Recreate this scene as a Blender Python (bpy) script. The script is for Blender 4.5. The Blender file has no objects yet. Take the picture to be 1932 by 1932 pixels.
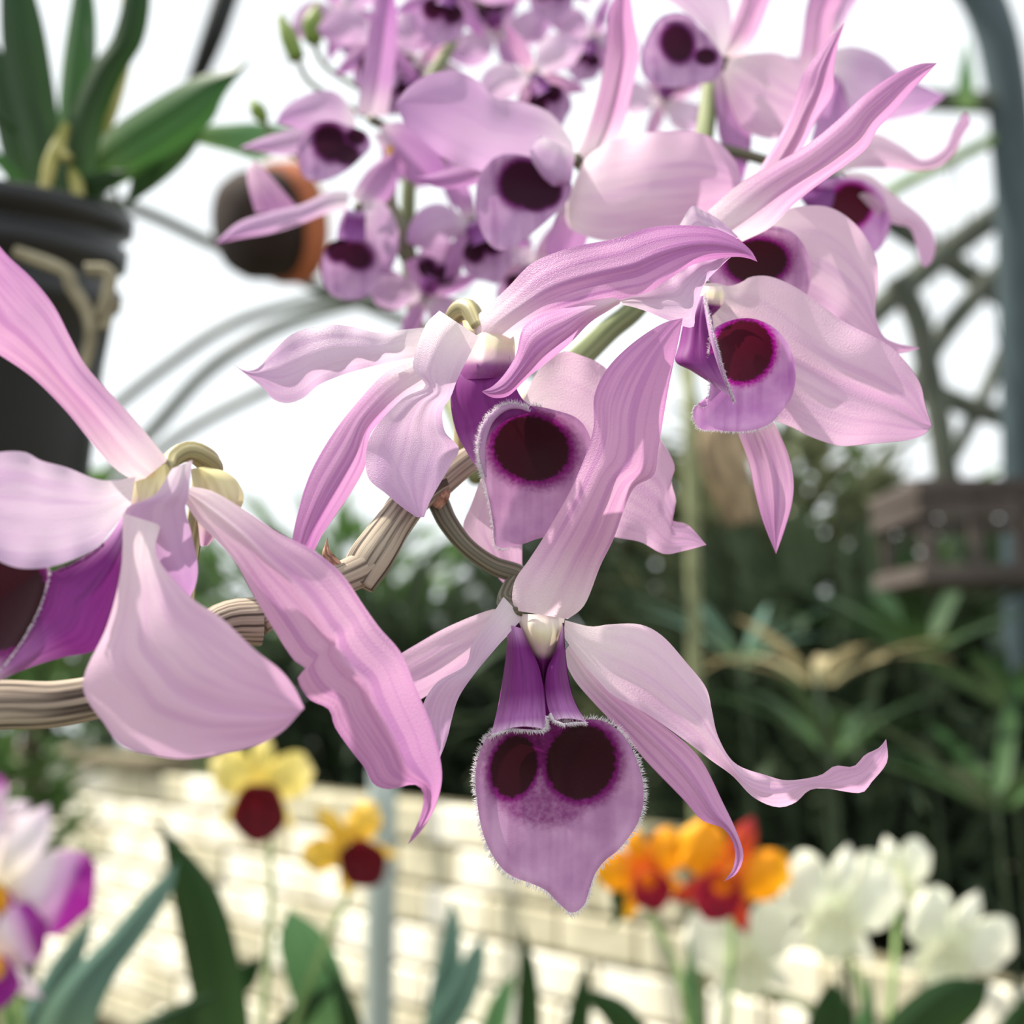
import bpy, math, random
import numpy as np
from mathutils import Vector, Matrix

# ------------------------------------------------------------------ camera, sky, sun, exposure
scene = bpy.context.scene
COL = scene.collection
FPX = 2071.6                      # focal length in pixels of the 1932 px frame
PITCH = math.radians(8.0)
CAM = np.array((0.0, 0.0, 1.5))
RIGHT = np.array((1.0, 0.0, 0.0))
UP = np.array((0.0, -math.sin(PITCH), math.cos(PITCH)))
FWD = np.array((0.0, math.cos(PITCH), math.sin(PITCH)))

cam_data = bpy.data.cameras.new('camera')
cam_data.sensor_width = 36.0
cam_data.lens = 36.0 * FPX / 1932.0
cam_data.clip_start = 0.01
cam_data.clip_end = 200.0
cam_data.dof.use_dof = True
cam_data.dof.focus_distance = 0.192
cam_data.dof.aperture_fstop = cam_data.lens / 3.6
cam = bpy.data.objects.new('camera', cam_data)
COL.objects.link(cam)
cam.location = CAM
cam.rotation_euler = (math.pi / 2 + PITCH, 0, 0)
scene.camera = cam

world = bpy.data.worlds.new('sky')
scene.world = world
world.use_nodes = True
wn = world.node_tree
bg = wn.nodes['Background']
bg.inputs['Color'].default_value = (0.93, 0.975, 1.0, 1)
bg.inputs['Strength'].default_value = 1.16

sun_data = bpy.data.lights.new('sun', 'SUN')
sun_data.energy = 8.0
sun_data.angle = math.radians(0.8)
sun_data.color = (1.0, 0.93, 0.82)
sun = bpy.data.objects.new('sun', sun_data)
COL.objects.link(sun)
TO_SUN = Vector((-0.55, 0.12, 0.82)).normalized()
sun.rotation_euler = TO_SUN.to_track_quat('Z', 'Y').to_euler()
sun.location = (1, -1, 4)

scene.view_settings.view_transform = 'Standard'
scene.view_settings.look = 'None'
scene.view_settings.gamma = 1.0
scene.view_settings.use_curve_mapping = False
scene.view_settings.exposure = 0.13
scene.cycles.use_denoising = True
scene.cycles.max_bounces = 8
scene.cycles.diffuse_bounces = 5
scene.cycles.transmission_bounces = 6
scene.cycles.transparent_max_bounces = 8

rng = np.random.default_rng(7)
random.seed(7)

# ------------------------------------------------------------------ helpers
def P(x, y, d):
    """world point seen at pixel (x, y) at d metres in front of the camera plane"""
    return CAM + RIGHT * ((x - 966.0) / FPX * d) - UP * ((y - 966.0) / FPX * d) + FWD * d

def PA(x, y, d):
    x = np.asarray(x, float)[..., None]; y = np.asarray(y, float)[..., None]; d = np.asarray(d, float)[..., None]
    return CAM + RIGHT * ((x - 966.0) / FPX * d) - UP * ((y - 966.0) / FPX * d) + FWD * d

def catmull(pts, n, by_arc=True, sub=14):
    p = np.asarray(pts, float)
    if p.ndim == 1:
        p = p[:, None]
    if len(p) == 1:
        return np.repeat(p, n, 0)
    if len(p) > 2:
        q = np.vstack([2 * p[0] - p[1], p, 2 * p[-1] - p[-2]])
        out = []
        for i in range(1, len(q) - 2):
            t = np.linspace(0, 1, sub, endpoint=False)[:, None]
            a, b, c, e = q[i - 1], q[i], q[i + 1], q[i + 2]
            out.append(0.5 * (2 * b + (c - a) * t + (2 * a - 5 * b + 4 * c - e) * t * t + (3 * b - a - 3 * c + e) * t ** 3))
        out.append(p[-1:])
        dense = np.vstack(out)
    else:
        dense = p
    if by_arc:
        s = np.concatenate([[0], np.cumsum(np.linalg.norm(np.diff(dense, axis=0), axis=1))])
    else:
        s = np.linspace(0, 1, len(dense))
    if s[-1] == 0:
        return np.repeat(dense[:1], n, 0)
    tt = np.linspace(0, s[-1], n)
    return np.stack([np.interp(tt, s, dense[:, k]) for k in range(dense.shape[1])], 1)

def prof(v, n):
    if np.isscalar(v):
        return np.full(n, float(v))
    return catmull(v, n, by_arc=False)[:, 0]


def make(name, verts, faces, parent=None, mat=None, uv=None, attrs=None, smooth=True):
    """mesh given in world coordinates, stored about its parent's root"""
    verts = np.asarray(verts, float)
    off = np.zeros(3)
    if parent is not None:
        r = parent
        while r is not None:
            off = off + np.array(r.location)
            r = r.parent
    else:
        off = verts.mean(0)
    me = bpy.data.meshes.new(name)
    me.from_pydata((verts - off).tolist(), [], faces)
    if uv is not None:
        lay = me.uv_layers.new(name='UVMap')
        idx = np.empty(len(me.loops), np.int32)
        me.loops.foreach_get('vertex_index', idx)
        lay.data.foreach_set('uv', np.asarray(uv, np.float32)[idx].ravel())
    if attrs:
        for k, a in attrs.items():
            at = me.attributes.new(k, 'FLOAT', 'POINT')
            at.data.foreach_set('value', np.asarray(a, np.float32))
    me.update()
    o = bpy.data.objects.new(name, me)
    COL.objects.link(o)
    if mat is not None:
        me.materials.append(mat)
    if smooth:
        me.polygons.foreach_set('use_smooth', [True] * len(me.polygons))
    if parent is not None:
        o.parent = parent
    else:
        o.location = off
    return o

def tag(o, label=None, cat=None, group=None, kind=None):
    if label: o['label'] = label
    if cat: o['category'] = cat
    if group: o['group'] = group
    if kind: o['kind'] = kind
    return o

def thing(name, label, cat, loc, group=None):
    o = bpy.data.objects.new(name, None)
    o.empty_display_size = 0.01
    COL.objects.link(o)
    o.location = [float(c) for c in loc]
    return tag(o, label, cat, group)

def gridfaces(nr, nc, closed=False, base=0):
    f = []
    for i in range(nr - 1):
        for j in range(nc - 1 if not closed else nc):
            j2 = (j + 1) % nc
            f.append((base + i * nc + j, base + i * nc + j2, base + (i + 1) * nc + j2, base + (i + 1) * nc + j))
    return f

def ellipse_attr(x, y, eyes):
    """pigment field: 1 in the middle of a spot, 0 on its outline, -1 far away"""
    best = np.full(np.shape(x), -1.0)
    for e in eyes:
        cx, cy, rx, ry, ang = e[:5]
        cap = e[5] if len(e) > 5 else 1.0
        a = math.radians(ang)
        dx = (x - cx) * math.cos(a) + (y - cy) * math.sin(a)
        dy = -(x - cx) * math.sin(a) + (y - cy) * math.cos(a)
        best = np.maximum(best, np.clip(1 - np.sqrt((dx / rx) ** 2 + (dy / ry) ** 2), -1, cap))
    return best

def petal(name, parent, mat, L, R, d, c=0.0, cl=None, cr=None, p=1.6, nu=15, nv=40, ruf=0.0, rufn=5.0, rib=0.25, eyes=None, seed=0, th=0.0, bulge=0.0):
    """curved petal: outline L / R from base to tip in photo pixels, depth d and edge curl cl / cr in millimetres"""
    Lp = catmull(L, nv); Rp = catmull(R, nv)
    dc = prof(d, nv); el = prof(c if cl is None else cl, nv); er = prof(c if cr is None else cr, nv)
    u = np.linspace(-1, 1, nu); v = np.linspace(0, 1, nv)
    U, V = np.meshgrid(u, v)
    t = (U + 1) / 2
    x = Lp[:, None, 0] * (1 - t) + Rp[:, None, 0] * t
    y = Lp[:, None, 1] * (1 - t) + Rp[:, None, 1] * t
    if bulge:
        end = np.clip((V - 0.8) / 0.2, 0, 1) ** 2
        dirx = (Lp[-1] + Rp[-1] - Lp[-6] - Rp[-6]) / 2
        dirx = dirx / (np.linalg.norm(dirx) + 1e-9)
        x = x + dirx[0] * bulge * end * (1 - U ** 2); y = y + dirx[1] * bulge * end * (1 - U ** 2)
    off = np.where(U < 0, el[:, None], er[:, None]) * np.abs(U) ** p
    dep = dc[:, None] + off
    r2 = random.Random(seed + len(L) * 31 + int(abs(L[0][0])) )
    ph1, ph2 = r2.uniform(0, 6), r2.uniform(0, 6)
    dep = dep + rib * np.exp(-(U / 0.12) ** 2) * np.sin(math.pi * np.clip(V, 0, 1)) ** 0.5
    env = np.sin(math.pi * V) ** 0.7
    if ruf:
        dep = dep + ruf * env * np.abs(U) ** 2.5 * np.sin(V * rufn * 6.283 + np.where(U < 0, ph1, ph2) + 0.8 * np.sin(V * 9 + ph2))
    dep = dep + 0.12 * env * (np.sin(U * 6.0 + 2 * V + ph1) + 0.5 * np.sin(U * 10 + V * 5 + ph2))
    verts = PA(x, y, dep / 1000.0).reshape(-1, 3)
    uv = np.stack([t, V], -1).reshape(-1, 2)
    at = {'eye': ellipse_attr(x, y, eyes).ravel()} if eyes else None
    o = make(name, verts, gridfaces(nv, nu), parent, mat, uv, at)
    if th:
        m = o.modifiers.new('thickness', 'SOLIDIFY'); m.thickness = th / 1000.0; m.offset = 0
    return o

def blob(name, parent, mat, outline, center, d0, cup=4.0, tilt=(0, 0), roll=1.2, eyes=None, nr=22, na=96, power=2.0, ruf=0.0, rufn=9, keel=0.0):
    """cupped lip blade inside a closed outline (photo pixels); cup in millimetres deeper at the centre"""
    o_ = list(outline) + [outline[0]]
    q = np.asarray([outline[-1]] + o_ + [outline[1]], float)
    out = []
    for i in range(1, len(q) - 2):
        t = np.linspace(0, 1, 12, endpoint=False)[:, None]
        a, b, c, e = q[i - 1], q[i], q[i + 1], q[i + 2]
        out.append(0.5 * (2 * b + (c - a) * t + (2 * a - 5 * b + 4 * c - e) * t * t + (3 * b - a - 3 * c + e) * t ** 3))
    dense = np.vstack(out + [q[1:2]])
    s = np.concatenate([[0], np.cumsum(np.linalg.norm(np.diff(dense, axis=0), axis=1))])
    tt = np.linspace(0, s[-1], na, endpoint=False)
    B = np.stack([np.interp(tt, s, dense[:, k]) for k in range(2)], 1)
    cx, cy = center
    span = np.abs(B - np.array(center)).max()
    r = np.concatenate([[0.02], np.linspace(0.06, 1, nr - 1) ** 0.85])
    X = cx + (B[None, :, 0] - cx) * r[:, None]; Y = cy + (B[None, :, 1] - cy) * r[:, None]
    rr = r[:, None] * np.ones((1, na))
    th = np.linspace(0, 6.283, na)[None, :]
    dep = d0 + cup * (1 - rr ** power) + roll * np.clip((rr - 0.86) / 0.14, 0, 1) ** 2
    dep = dep + tilt[0] * (X - cx) / span + tilt[1] * (Y - cy) / span
    dep = dep + ruf * rr ** 3 * np.sin(th * rufn + 0.7 * np.sin(th * 3))
    dep = dep - keel * np.exp(-((X - cx) / (0.12 * span)) ** 2) * (1 - rr ** 2)
    verts = PA(X, Y, dep / 1000.0).reshape(-1, 3)
    uv = np.stack([(X - cx) / span * 0.5 + 0.5, (Y - cy) / span * 0.5 + 0.5], -1).reshape(-1, 2)
    faces = gridfaces(nr, na, True) + [tuple(range(na - 1, -1, -1))]
    at = {'eye': ellipse_attr(X, Y, eyes or []).ravel()}
    o = make(name, verts, faces, parent, mat, uv, at)
    return o, verts[(nr - 1) * na:], np.array([PA(cx, cy, (d0 + cup) / 1000.0)])[0]

def fringe(name, parent, mat, pts, center, length=0.0011, n=500, r=0.00005, toward=0.5, seed=1, lo=0.0, hi=1.0):
    """fine hairs standing on a margin: one joined part"""
    g = np.random.default_rng(seed)
    pts = np.asarray(pts); m = len(pts)
    V, F = [], []
    for k in range(n):
        s = (lo + (hi - lo) * g.random()) * (m - 1)
        i = int(s); f = s - i
        p0 = pts[i] * (1 - f) + pts[min(i + 1, m - 1)] * f
        out = p0 - center
        out = out - FWD * np.dot(out, FWD)
        out = out / (np.linalg.norm(out) + 1e-9)
        dr = out + g.normal(0, 0.35, 3) - FWD * toward * g.random()
        dr /= np.linalg.norm(dr)
        side = np.cross(dr, FWD); side /= (np.linalg.norm(side) + 1e-9)
        ln = length * g.uniform(0.5, 1.15)
        curl = g.normal(0, 0.35)
        p1 = p0 + dr * ln * 0.55
        p2 = p1 + (dr + side * curl) * ln * 0.45
        b = len(V)
        w = np.cross(dr, side)
        for pp, rad in ((p0, r), (p1, r * 0.8)):
            for a in range(3):
                V.append(pp + rad * (side * math.cos(a * 2.094) + w * math.sin(a * 2.094)))
        V.append(p2)
        for a in range(3):
            a2 = (a + 1) % 3
            F.append((b + a, b + a2, b + 3 + a2, b + 3 + a))
            F.append((b + 3 + a, b + 3 + a2, b + 6))
    o = make(name, V, F, parent, mat)
    return tag(o, kind='stuff')

def tube(name, parent, mat, path, radii, n=12, caps=True, res=None, ridge=0.0, ridges=6, world=False, flat=1.0):
    """round stem along a path of (px, py, depth in m) or world points; radii in metres"""
    pts = np.array(path, float) if world else np.array([P(*q) for q in path])
    res = res or max(8, len(pts) * 6)
    C = catmull(pts, res); Rr = prof(radii, res)
    T = np.gradient(C, axis=0); T /= np.linalg.norm(T, axis=1)[:, None] + 1e-12
    ref = np.array((0.0, 0, 1)) if abs(T[0][2]) < 0.9 else np.array((1.0, 0, 0))
    N = np.cross(T[0], ref); N /= np.linalg.norm(N)
    V, uv = [], []
    L = np.concatenate([[0], np.cumsum(np.linalg.norm(np.diff(C, axis=0), axis=1))])
    for i in range(res):
        N = N - T[i] * np.dot(N, T[i]); N /= np.linalg.norm(N) + 1e-12
        Bn = np.cross(T[i], N)
        for j in range(n):
            a = 6.2832 * j / n
            rad = Rr[i] * (1 + ridge * math.cos(ridges * a))
            V.append(C[i] + rad * (N * math.cos(a) + flat * Bn * math.sin(a)))
            uv.append((abs(2 * j / n - 1), L[i] * 20))
    F = gridfaces(res, n, True)
    if caps:
        F.append(tuple(range(n - 1, -1, -1))); F.append(tuple((res - 1) * n + j for j in range(n)))
    return make(name, V, F, parent, mat, uv)

# ------------------------------------------------------------------ materials
def newmat(name):
    m = bpy.data.materials.new(name); m.use_nodes = True
    nt = m.node_tree
    for n in list(nt.nodes): nt.nodes.remove(n)
    out = nt.nodes.new('ShaderNodeOutputMaterial')
    return m, nt, out

def lin(c):
    if isinstance(c, str):
        c = tuple(int(c[i:i + 2], 16) for i in (0, 2, 4))
        c = tuple(((x / 255 + 0.055) / 1.055) ** 2.4 if x > 10 else x / 255 / 12.92 for x in c)
    return (*c[:3], 1.0)

def N(nt, typ, **kw):
    n = nt.nodes.new(typ)
    for k, v in kw.items():
        if k in n.inputs: n.inputs[k].default_value = v
        else: setattr(n, k, v)
    return n

def ramp(nt, fac, stops, interp='EASE'):
    r = nt.nodes.new('ShaderNodeValToRGB')
    r.color_ramp.interpolation = interp
    e = r.color_ramp.elements
    while len(e) < len(stops): e.new(0.5)
    for el, (pos, col) in zip(e, stops):
        el.position = pos; el.color = lin(col) if not isinstance(col, (int, float)) else (col, col, col, 1)
    nt.links.new(fac, r.inputs['Fac'])
    return r.outputs['Color']

def mixc(nt, fac, a, b, mode='MIX'):
    m = nt.nodes.new('ShaderNodeMix'); m.data_type = 'RGBA'; m.blend_type = mode
    for sock, v in ((m.inputs[0], fac), (m.inputs[6], a), (m.inputs[7], b)):
        if hasattr(v, 'is_linked'): nt.links.new(v, sock)
        elif isinstance(v, (int, float)): sock.default_value = v
        else: sock.default_value = lin(v)
    return m.outputs[2]

def stretched_noise(nt, sx, sy, detail=3.0, scale=1.0, seed=0.0, src='UV'):
    tc = nt.nodes.new('ShaderNodeTexCoord')
    mp = N(nt, 'ShaderNodeMapping'); mp.inputs['Scale'].default_value = (sx, sy, sx); mp.inputs['Location'].default_value = (seed, seed * 1.7, 0)
    nt.links.new(tc.outputs[src], mp.inputs['Vector'])
    nz = N(nt, 'ShaderNodeTexNoise'); nz.inputs['Scale'].default_value = scale; nz.inputs['Detail'].default_value = detail
    nt.links.new(mp.outputs['Vector'], nz.inputs['Vector'])
    return nz.outputs['Fac']

def thin_shader(nt, out, color, trans=0.4, rough=0.5, tcolor=None, bump=None, bstr=0.2, bdist=0.0002, sheen=0.0, spec=0.3):
    pb = N(nt, 'ShaderNodeBsdfPrincipled'); pb.inputs['Roughness'].default_value = rough
    pb.inputs['Specular IOR Level'].default_value = spec
    if sheen:
        pb.inputs['Sheen Weight'].default_value = sheen; pb.inputs['Sheen Roughness'].default_value = 0.4
    nt.links.new(color, pb.inputs['Base Color'])
    tr = N(nt, 'ShaderNodeBsdfTranslucent')
    nt.links.new(tcolor or color, tr.inputs['Color'])
    if bump is not None:
        bp = N(nt, 'ShaderNodeBump'); bp.inputs['Strength'].default_value = bstr; bp.inputs['Distance'].default_value = bdist
        nt.links.new(bump, bp.inputs['Height'])
        nt.links.new(bp.outputs['Normal'], pb.inputs['Normal']); nt.links.new(bp.outputs['Normal'], tr.inputs['Normal'])
    mx = N(nt, 'ShaderNodeMixShader'); mx.inputs[0].default_value = trans
    nt.links.new(pb.outputs[0], mx.inputs[1]); nt.links.new(tr.outputs[0], mx.inputs[2])
    nt.links.new(mx.outputs[0], out.inputs['Surface'])

def petal_mat(name, base, mid, tip, vein, vs=0.5, trans=0.46, rough=0.42, seed=0.0, bs=0.30, fine=9.0):
    m, nt, out = newmat(name)
    tc = nt.nodes.new('ShaderNodeTexCoord')
    sp = nt.nodes.new('ShaderNodeSeparateXYZ'); nt.links.new(tc.outputs['UV'], sp.inputs[0])
    col = ramp(nt, sp.outputs['Y'], [(0.0, base), (bs, mid), (1.0, tip)])
    vn = stretched_noise(nt, fine, 1.1, 2.5, 1.0, seed)
    vm = ramp(nt, vn, [(0.44, 0.0), (0.62, 1.0)])
    vmul = N(nt, 'ShaderNodeMath', operation='MULTIPLY'); nt.links.new(vm, vmul.inputs[0]); vmul.inputs[1].default_value = vs
    vv = ramp(nt, sp.outputs['Y'], [(0.02, 0.0), (0.35, 1.0)])
    vmul2 = N(nt, 'ShaderNodeMath', operation='MULTIPLY'); nt.links.new(vmul.outputs[0], vmul2.inputs[0]); nt.links.new(vv, vmul2.inputs[1])
    col = mixc(nt, vmul2.outputs[0], col, vein)
    bl = stretched_noise(nt, 4.0, 3.0, 3.0, 1.0, seed + 3.1)
    blm = ramp(nt, bl, [(0.35, 0.0), (0.7, 0.22)])
    col = mixc(nt, blm, col, tip)
    fine_b = stretched_noise(nt, 70, 170, 1.0, 1.0, seed)
    vb = N(nt, 'ShaderNodeMath', operation='MULTIPLY_ADD'); nt.links.new(vn, vb.inputs[0]); vb.inputs[1].default_value = 1.0; nt.links.new(fine_b, vb.inputs[2])
    gm = N(nt, 'ShaderNodeGamma'); gm.inputs['Gamma'].default_value = 1.12; nt.links.new(col, gm.inputs['Color'])
    thin_shader(nt, out, col, trans, rough, gm.outputs[0], vb.outputs[0], 0.42, 0.00028)
    return m

def lip_mat(name, pale, body, halo, core, trans=0.3, seed=0.0, vs=0.35, wide=0.32):
    m, nt, out = newmat(name)
    at = N(nt, 'ShaderNodeAttribute'); at.attribute_name = 'eye'
    ns = stretched_noise(nt, 46, 46, 3.0, 1.0, seed)
    s = N(nt, 'ShaderNodeMath', operation='MULTIPLY_ADD'); nt.links.new(ns, s.inputs[0]); s.inputs[1].default_value = 0.26
    nt.links.new(at.outputs['Fac'], s.inputs[2])
    sub = N(nt, 'ShaderNodeMath', operation='SUBTRACT'); nt.links.new(s.outputs[0], sub.inputs[0]); sub.inputs[1].default_value = 0.13
    sh = N(nt, 'ShaderNodeMath', operation='MULTIPLY_ADD'); nt.links.new(sub.outputs[0], sh.inputs[0]); sh.inputs[1].default_value = 0.5; sh.inputs[2].default_value = 0.5
    vn = stretched_noise(nt, 11, 0.9, 2.0, 1.0, seed + 5)
    vm = ramp(nt, vn, [(0.45, 0.0), (0.66, vs)])
    bl = stretched_noise(nt, 5, 5, 3.0, 1.0, seed + 2)
    blm = ramp(nt, bl, [(0.3, 0.0), (0.75, 0.75)])
    col = mixc(nt, blm, pale, body)
    col = mixc(nt, vm, col, body, 'MULTIPLY')
    hm = ramp(nt, sh.outputs[0], [(0.5 - wide / 2, 0.0), (0.505, 1.0)])
    cm = ramp(nt, sh.outputs[0], [(0.49, 0.0), (0.55, 1.0)])
    col = mixc(nt, hm, col, halo)
    col = mixc(nt, cm, col, core)
    fb = stretched_noise(nt, 220, 220, 1.0, 1.0, seed)
    thin_shader(nt, out, col, trans, 0.55, None, fb, 0.4, 0.0002, 0.25, 0.2)
    return m

def plain_mat(name, c1, c2, sx=6, sy=6, rough=0.6, bump=0.3, bdist=0.001, spec=0.3, src='UV', lo=0.3, hi=0.7, detail=4.0, metal=0.0, trans=0.0):
    m, nt, out = newmat(name)
    nz = stretched_noise(nt, sx, sy, detail, 1.0, len(name) * 0.37, src)
    col = ramp(nt, nz, [(lo, c1), (hi, c2)])
    if trans:
        thin_shader(nt, out, col, trans, rough, None, nz, bump, bdist, 0, spec)
        return m
    pb = N(nt, 'ShaderNodeBsdfPrincipled'); pb.inputs['Roughness'].default_value = rough
    pb.inputs['Specular IOR Level'].default_value = spec; pb.inputs['Metallic'].default_value = metal
    nt.links.new(col, pb.inputs['Base Color'])
    bp = N(nt, 'ShaderNodeBump'); bp.inputs['Strength'].default_value = bump; bp.inputs['Distance'].default_value = bdist
    nt.links.new(nz, bp.inputs['Height']); nt.links.new(bp.outputs['Normal'], pb.inputs['Normal'])
    nt.links.new(pb.outputs[0], out.inputs['Surface'])
    return m

def grad_mat(name, stops, sx=8, sy=2, var=0.15, rough=0.5, trans=0.0, dark='000000', axis='Y'):
    """colour that runs along the piece (UV), with a little grain"""
    m, nt, out = newmat(name)
    tc = nt.nodes.new('ShaderNodeTexCoord')
    sp = nt.nodes.new('ShaderNodeSeparateXYZ'); nt.links.new(tc.outputs['UV'], sp.inputs[0])
    col = ramp(nt, sp.outputs[axis], stops)
    nz = stretched_noise(nt, sx, sy, 3.0, 1.0, 1.3)
    nm = ramp(nt, nz, [(0.4, 0.0), (0.75, var)])
    col = mixc(nt, nm, col, dark)
    thin_shader(nt, out, col, trans, rough, None, nz, 0.2, 0.0003)
    return m

M = {}
M['sepal'] = petal_mat('sepal_mauve', 'f0e0e6', 'dcaad2', 'ca88c2', 'a35aa6', 0.52, seed=1.0)
M['sepal2'] = petal_mat('sepal_rose', 'f2e0e6', 'e0b2d2', 'd296c8', 'ad6cae', 0.48, seed=4.0)
M['petal'] = petal_mat('petal_lilac', 'f0e4ea', 'e2cbe0', 'd8b2d8', 'c294c8', 0.34, seed=2.0, fine=7)
M['petal2'] = petal_mat('petal_pale_pink', 'f4e6e8', 'eaccdf', 'e0b2d6', 'c894c6', 0.40, seed=6.0, fine=7)
M['petalb'] = petal_mat('petal_back_lilac', 'e0d2de', 'd4b4d4', 'c597c8', 'b488bc', 0.25, seed=3.0, fine=6, rough=0.6)
M['sepalb'] = petal_mat('sepal_back_mauve', 'e2ccda', 'c898c8', 'b87cba', 'a268aa', 0.25, seed=5.0, fine=6, rough=0.6)
M['lip'] = lip_mat('lip_orchid', 'c99cc2', 'a672a4', '741268', '300a16', seed=1.0, wide=0.42, vs=0.25)
M['lipc'] = lip_mat('lip_magenta_eye', 'd9a4d6', 'bd78c0', 'b3109e', '4d0d24', seed=3.0, wide=0.24)
M['lipb'] = lip_mat('lip_back', 'c7a0c8', 'ae80b2', '6a2468', '361028', seed=2.0, wide=0.40)
M['tube'] = grad_mat('lip_tube_purple', [(0.0, 'b987bb'), (0.22, '782478'), (0.6, '7c2c7c'), (0.86, 'a766a8'), (1.0, 'd4acd2')], 14, 3, 0.35, 0.6, 0.22, '4c0c4c')
M['tubeb'] = grad_mat('lip_tube_back', [(0.0, 'b48ab8'), (0.3, '6e2a72'), (1.0, '90549a')], 10, 3, 0.3, 0.6, 0.2, '4c0c4c')
M['column'] = grad_mat('column_cream', [(0.0, 'e6d6d2'), (0.3, 'ddd2b4'), (0.52, 'ceb4b4'), (0.68, '7c1f78'), (1.0, '4a0a46')], 6, 6, 0.12, 0.45, 0.2, 'b09a8a')
M['hair'] = plain_mat('hair_white', 'fbf2fa', 'ffffff', 3, 3, 0.5, 0.0, trans=0.4)
M['hair_d'] = plain_mat('hair_purple', '7a1a72', 'a04a9c', 3, 3, 0.5, 0.0, trans=0.3)
M['cane'] = plain_mat('cane_bark', '4a4038', 'a89b8a', 13, 1.4, 0.75, 0.6, 0.0006, 0.2, detail=5.0, lo=0.36, hi=0.56)
M['sheath'] = plain_mat('cane_sheath', '574b40', 'aa9c8b', 9, 0.9, 0.75, 0.6, 0.0006, 0.2, detail=6.0, lo=0.32, hi=0.58)
M['cane_g'] = plain_mat('cane_green', '56623f', '8a9166', 8, 1.0, 0.6, 0.3, 0.0004, 0.3)
M['pedicel'] = plain_mat('pedicel_olive', '35322a', '858069', 9, 0.5, 0.5, 0.3, 0.0004, 0.4, lo=0.3, hi=0.75)
M['ovary'] = plain_mat('ovary_olive', '6f6740', 'bdb184', 5, 0.7, 0.42, 0.2, 0.0004, 0.5)
M['spur'] = grad_mat('spur_cream', [(0.0, 'cfc58f'), (0.45, 'd9cda6'), (1.0, 'd9a9cf')], 10, 2, 0.25, 0.45, 0.2, 'a8924e')
M['bract'] = plain_mat('bract_rust', '6b4a3c', 'b98f78', 4, 4, 0.8, 0.4, 0.0004)
M['pollen'] = plain_mat('anther_cream', 'efe3c2', 'fbf4e2', 4, 4, 0.4, 0.1, 0.0002)
M['throat'] = plain_mat('lip_throat_purple', '3f0a3c', '6e1c6a', 6, 3, 0.7, 0.1, 0.0003, trans=0.15)
M['column_b'] = grad_mat('column_cream_purple', [(0.0, 'e6d6d2'), (0.4, 'd9ccb0'), (0.62, 'c9aab4'), (0.8, '8c4a8a'), (1.0, '7a2a78')], 6, 6, 0.12, 0.45, 0.2, 'b09a8a')
M['rim'] = plain_mat('lip_rim_lilac', 'b588b8', 'd2acd2', 5, 5, 0.6, 0.1, 0.0002, trans=0.3)
# ------------------------------------------------------------------ background materials
M['leaf'] = grad_mat('leaf_green', [(0.0, '6f8f4a'), (0.4, '3f6a34'), (1.0, '325a30')], 12, 1, 0.3, 0.45, 0.28, '1d3a1c')
M['leaf_d'] = grad_mat('leaf_dark', [(0.0, '3c5a30'), (0.5, '27431f'), (1.0, '20401f')], 12, 1, 0.3, 0.45, 0.22, '122612')
M['leaf_b'] = grad_mat('leaf_blue_green', [(0.0, '6d8a68'), (0.5, '58786a'), (1.0, '6a8a7c')], 10, 1, 0.25, 0.5, 0.25, '36544a')
M['leaf_m'] = grad_mat('leaf_mid', [(0.0, '7d9a5e'), (0.5, '5f8a58'), (1.0, '6d9a68')], 10, 1, 0.25, 0.5, 0.3, '37592f')
M['leaf_y'] = grad_mat('leaf_yellow', [(0.0, '9a9a50'), (0.5, 'c8c080'), (1.0, 'b9a860')], 10, 1, 0.25, 0.5, 0.3, '7d7a40')
M['leaf_dry'] = grad_mat('leaf_dry', [(0.0, '8a8462'), (0.5, 'a89c78'), (1.0, 'b8aa82')], 8, 1, 0.3, 0.7, 0.2, '6b6248')
M['foliage'] = plain_mat('foliage_dark', '2a3323', '566650', 3, 2, 0.32, 0.0, src='UV', trans=0.18)
M['foliage2'] = plain_mat('foliage_green', '31482a', '6f9352', 3, 2, 0.35, 0.0, src='UV', trans=0.25)
M['foliage3'] = plain_mat('foliage_grey', '444c38', '8a906e', 3, 2, 0.4, 0.0, src='UV', trans=0.15)
M['stem'] = plain_mat('stem_green', '56753a', '8fa86a', 5, 1, 0.5, 0.2, 0.0005)
M['stem_d'] = plain_mat('stem_dark', '1e2a18', '33432a', 5, 1, 0.6, 0.2, 0.0005)
M['bark'] = plain_mat('bark_brown', '3a3128', '6e6150', 6, 2, 0.85, 0.5, 0.002)
M['floor'] = plain_mat('floor_soil', '3b3a2e', '6f6a58', 6, 6, 0.9, 0.4, 0.01, 0.1, src='Object')
M['block'] = plain_mat('block_cream', 'e6dfc6', 'fbf6e6', 5, 5, 0.85, 0.3, 0.003, 0.1, src='Object', lo=0.25, hi=0.6)
M['block_g'] = plain_mat('block_weathered', 'a39d84', 'd8d1b6', 5, 5, 0.85, 0.3, 0.003, 0.1, src='Object', lo=0.3, hi=0.65)  # weathered grey; shade between sun dapples is put into this colour too
M['mortar'] = plain_mat('mortar_grey', '69644f', '8a846c', 9, 9, 0.9, 0.3, 0.002, 0.1, src='Object')
M['pipe'] = plain_mat('pipe_slate', '2f3c40', '46555a', 3, 3, 0.5, 0.1, 0.001, src='Object')
M['pipe_k'] = plain_mat('pipe_black', '0b0d0d', '1c2020', 3, 3, 0.5, 0.1, 0.001, src='Object')
M['pipe_g'] = plain_mat('pipe_galvanised', '3a423a', '6c746a', 4, 4, 0.45, 0.1, 0.001, src='Object')
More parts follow.
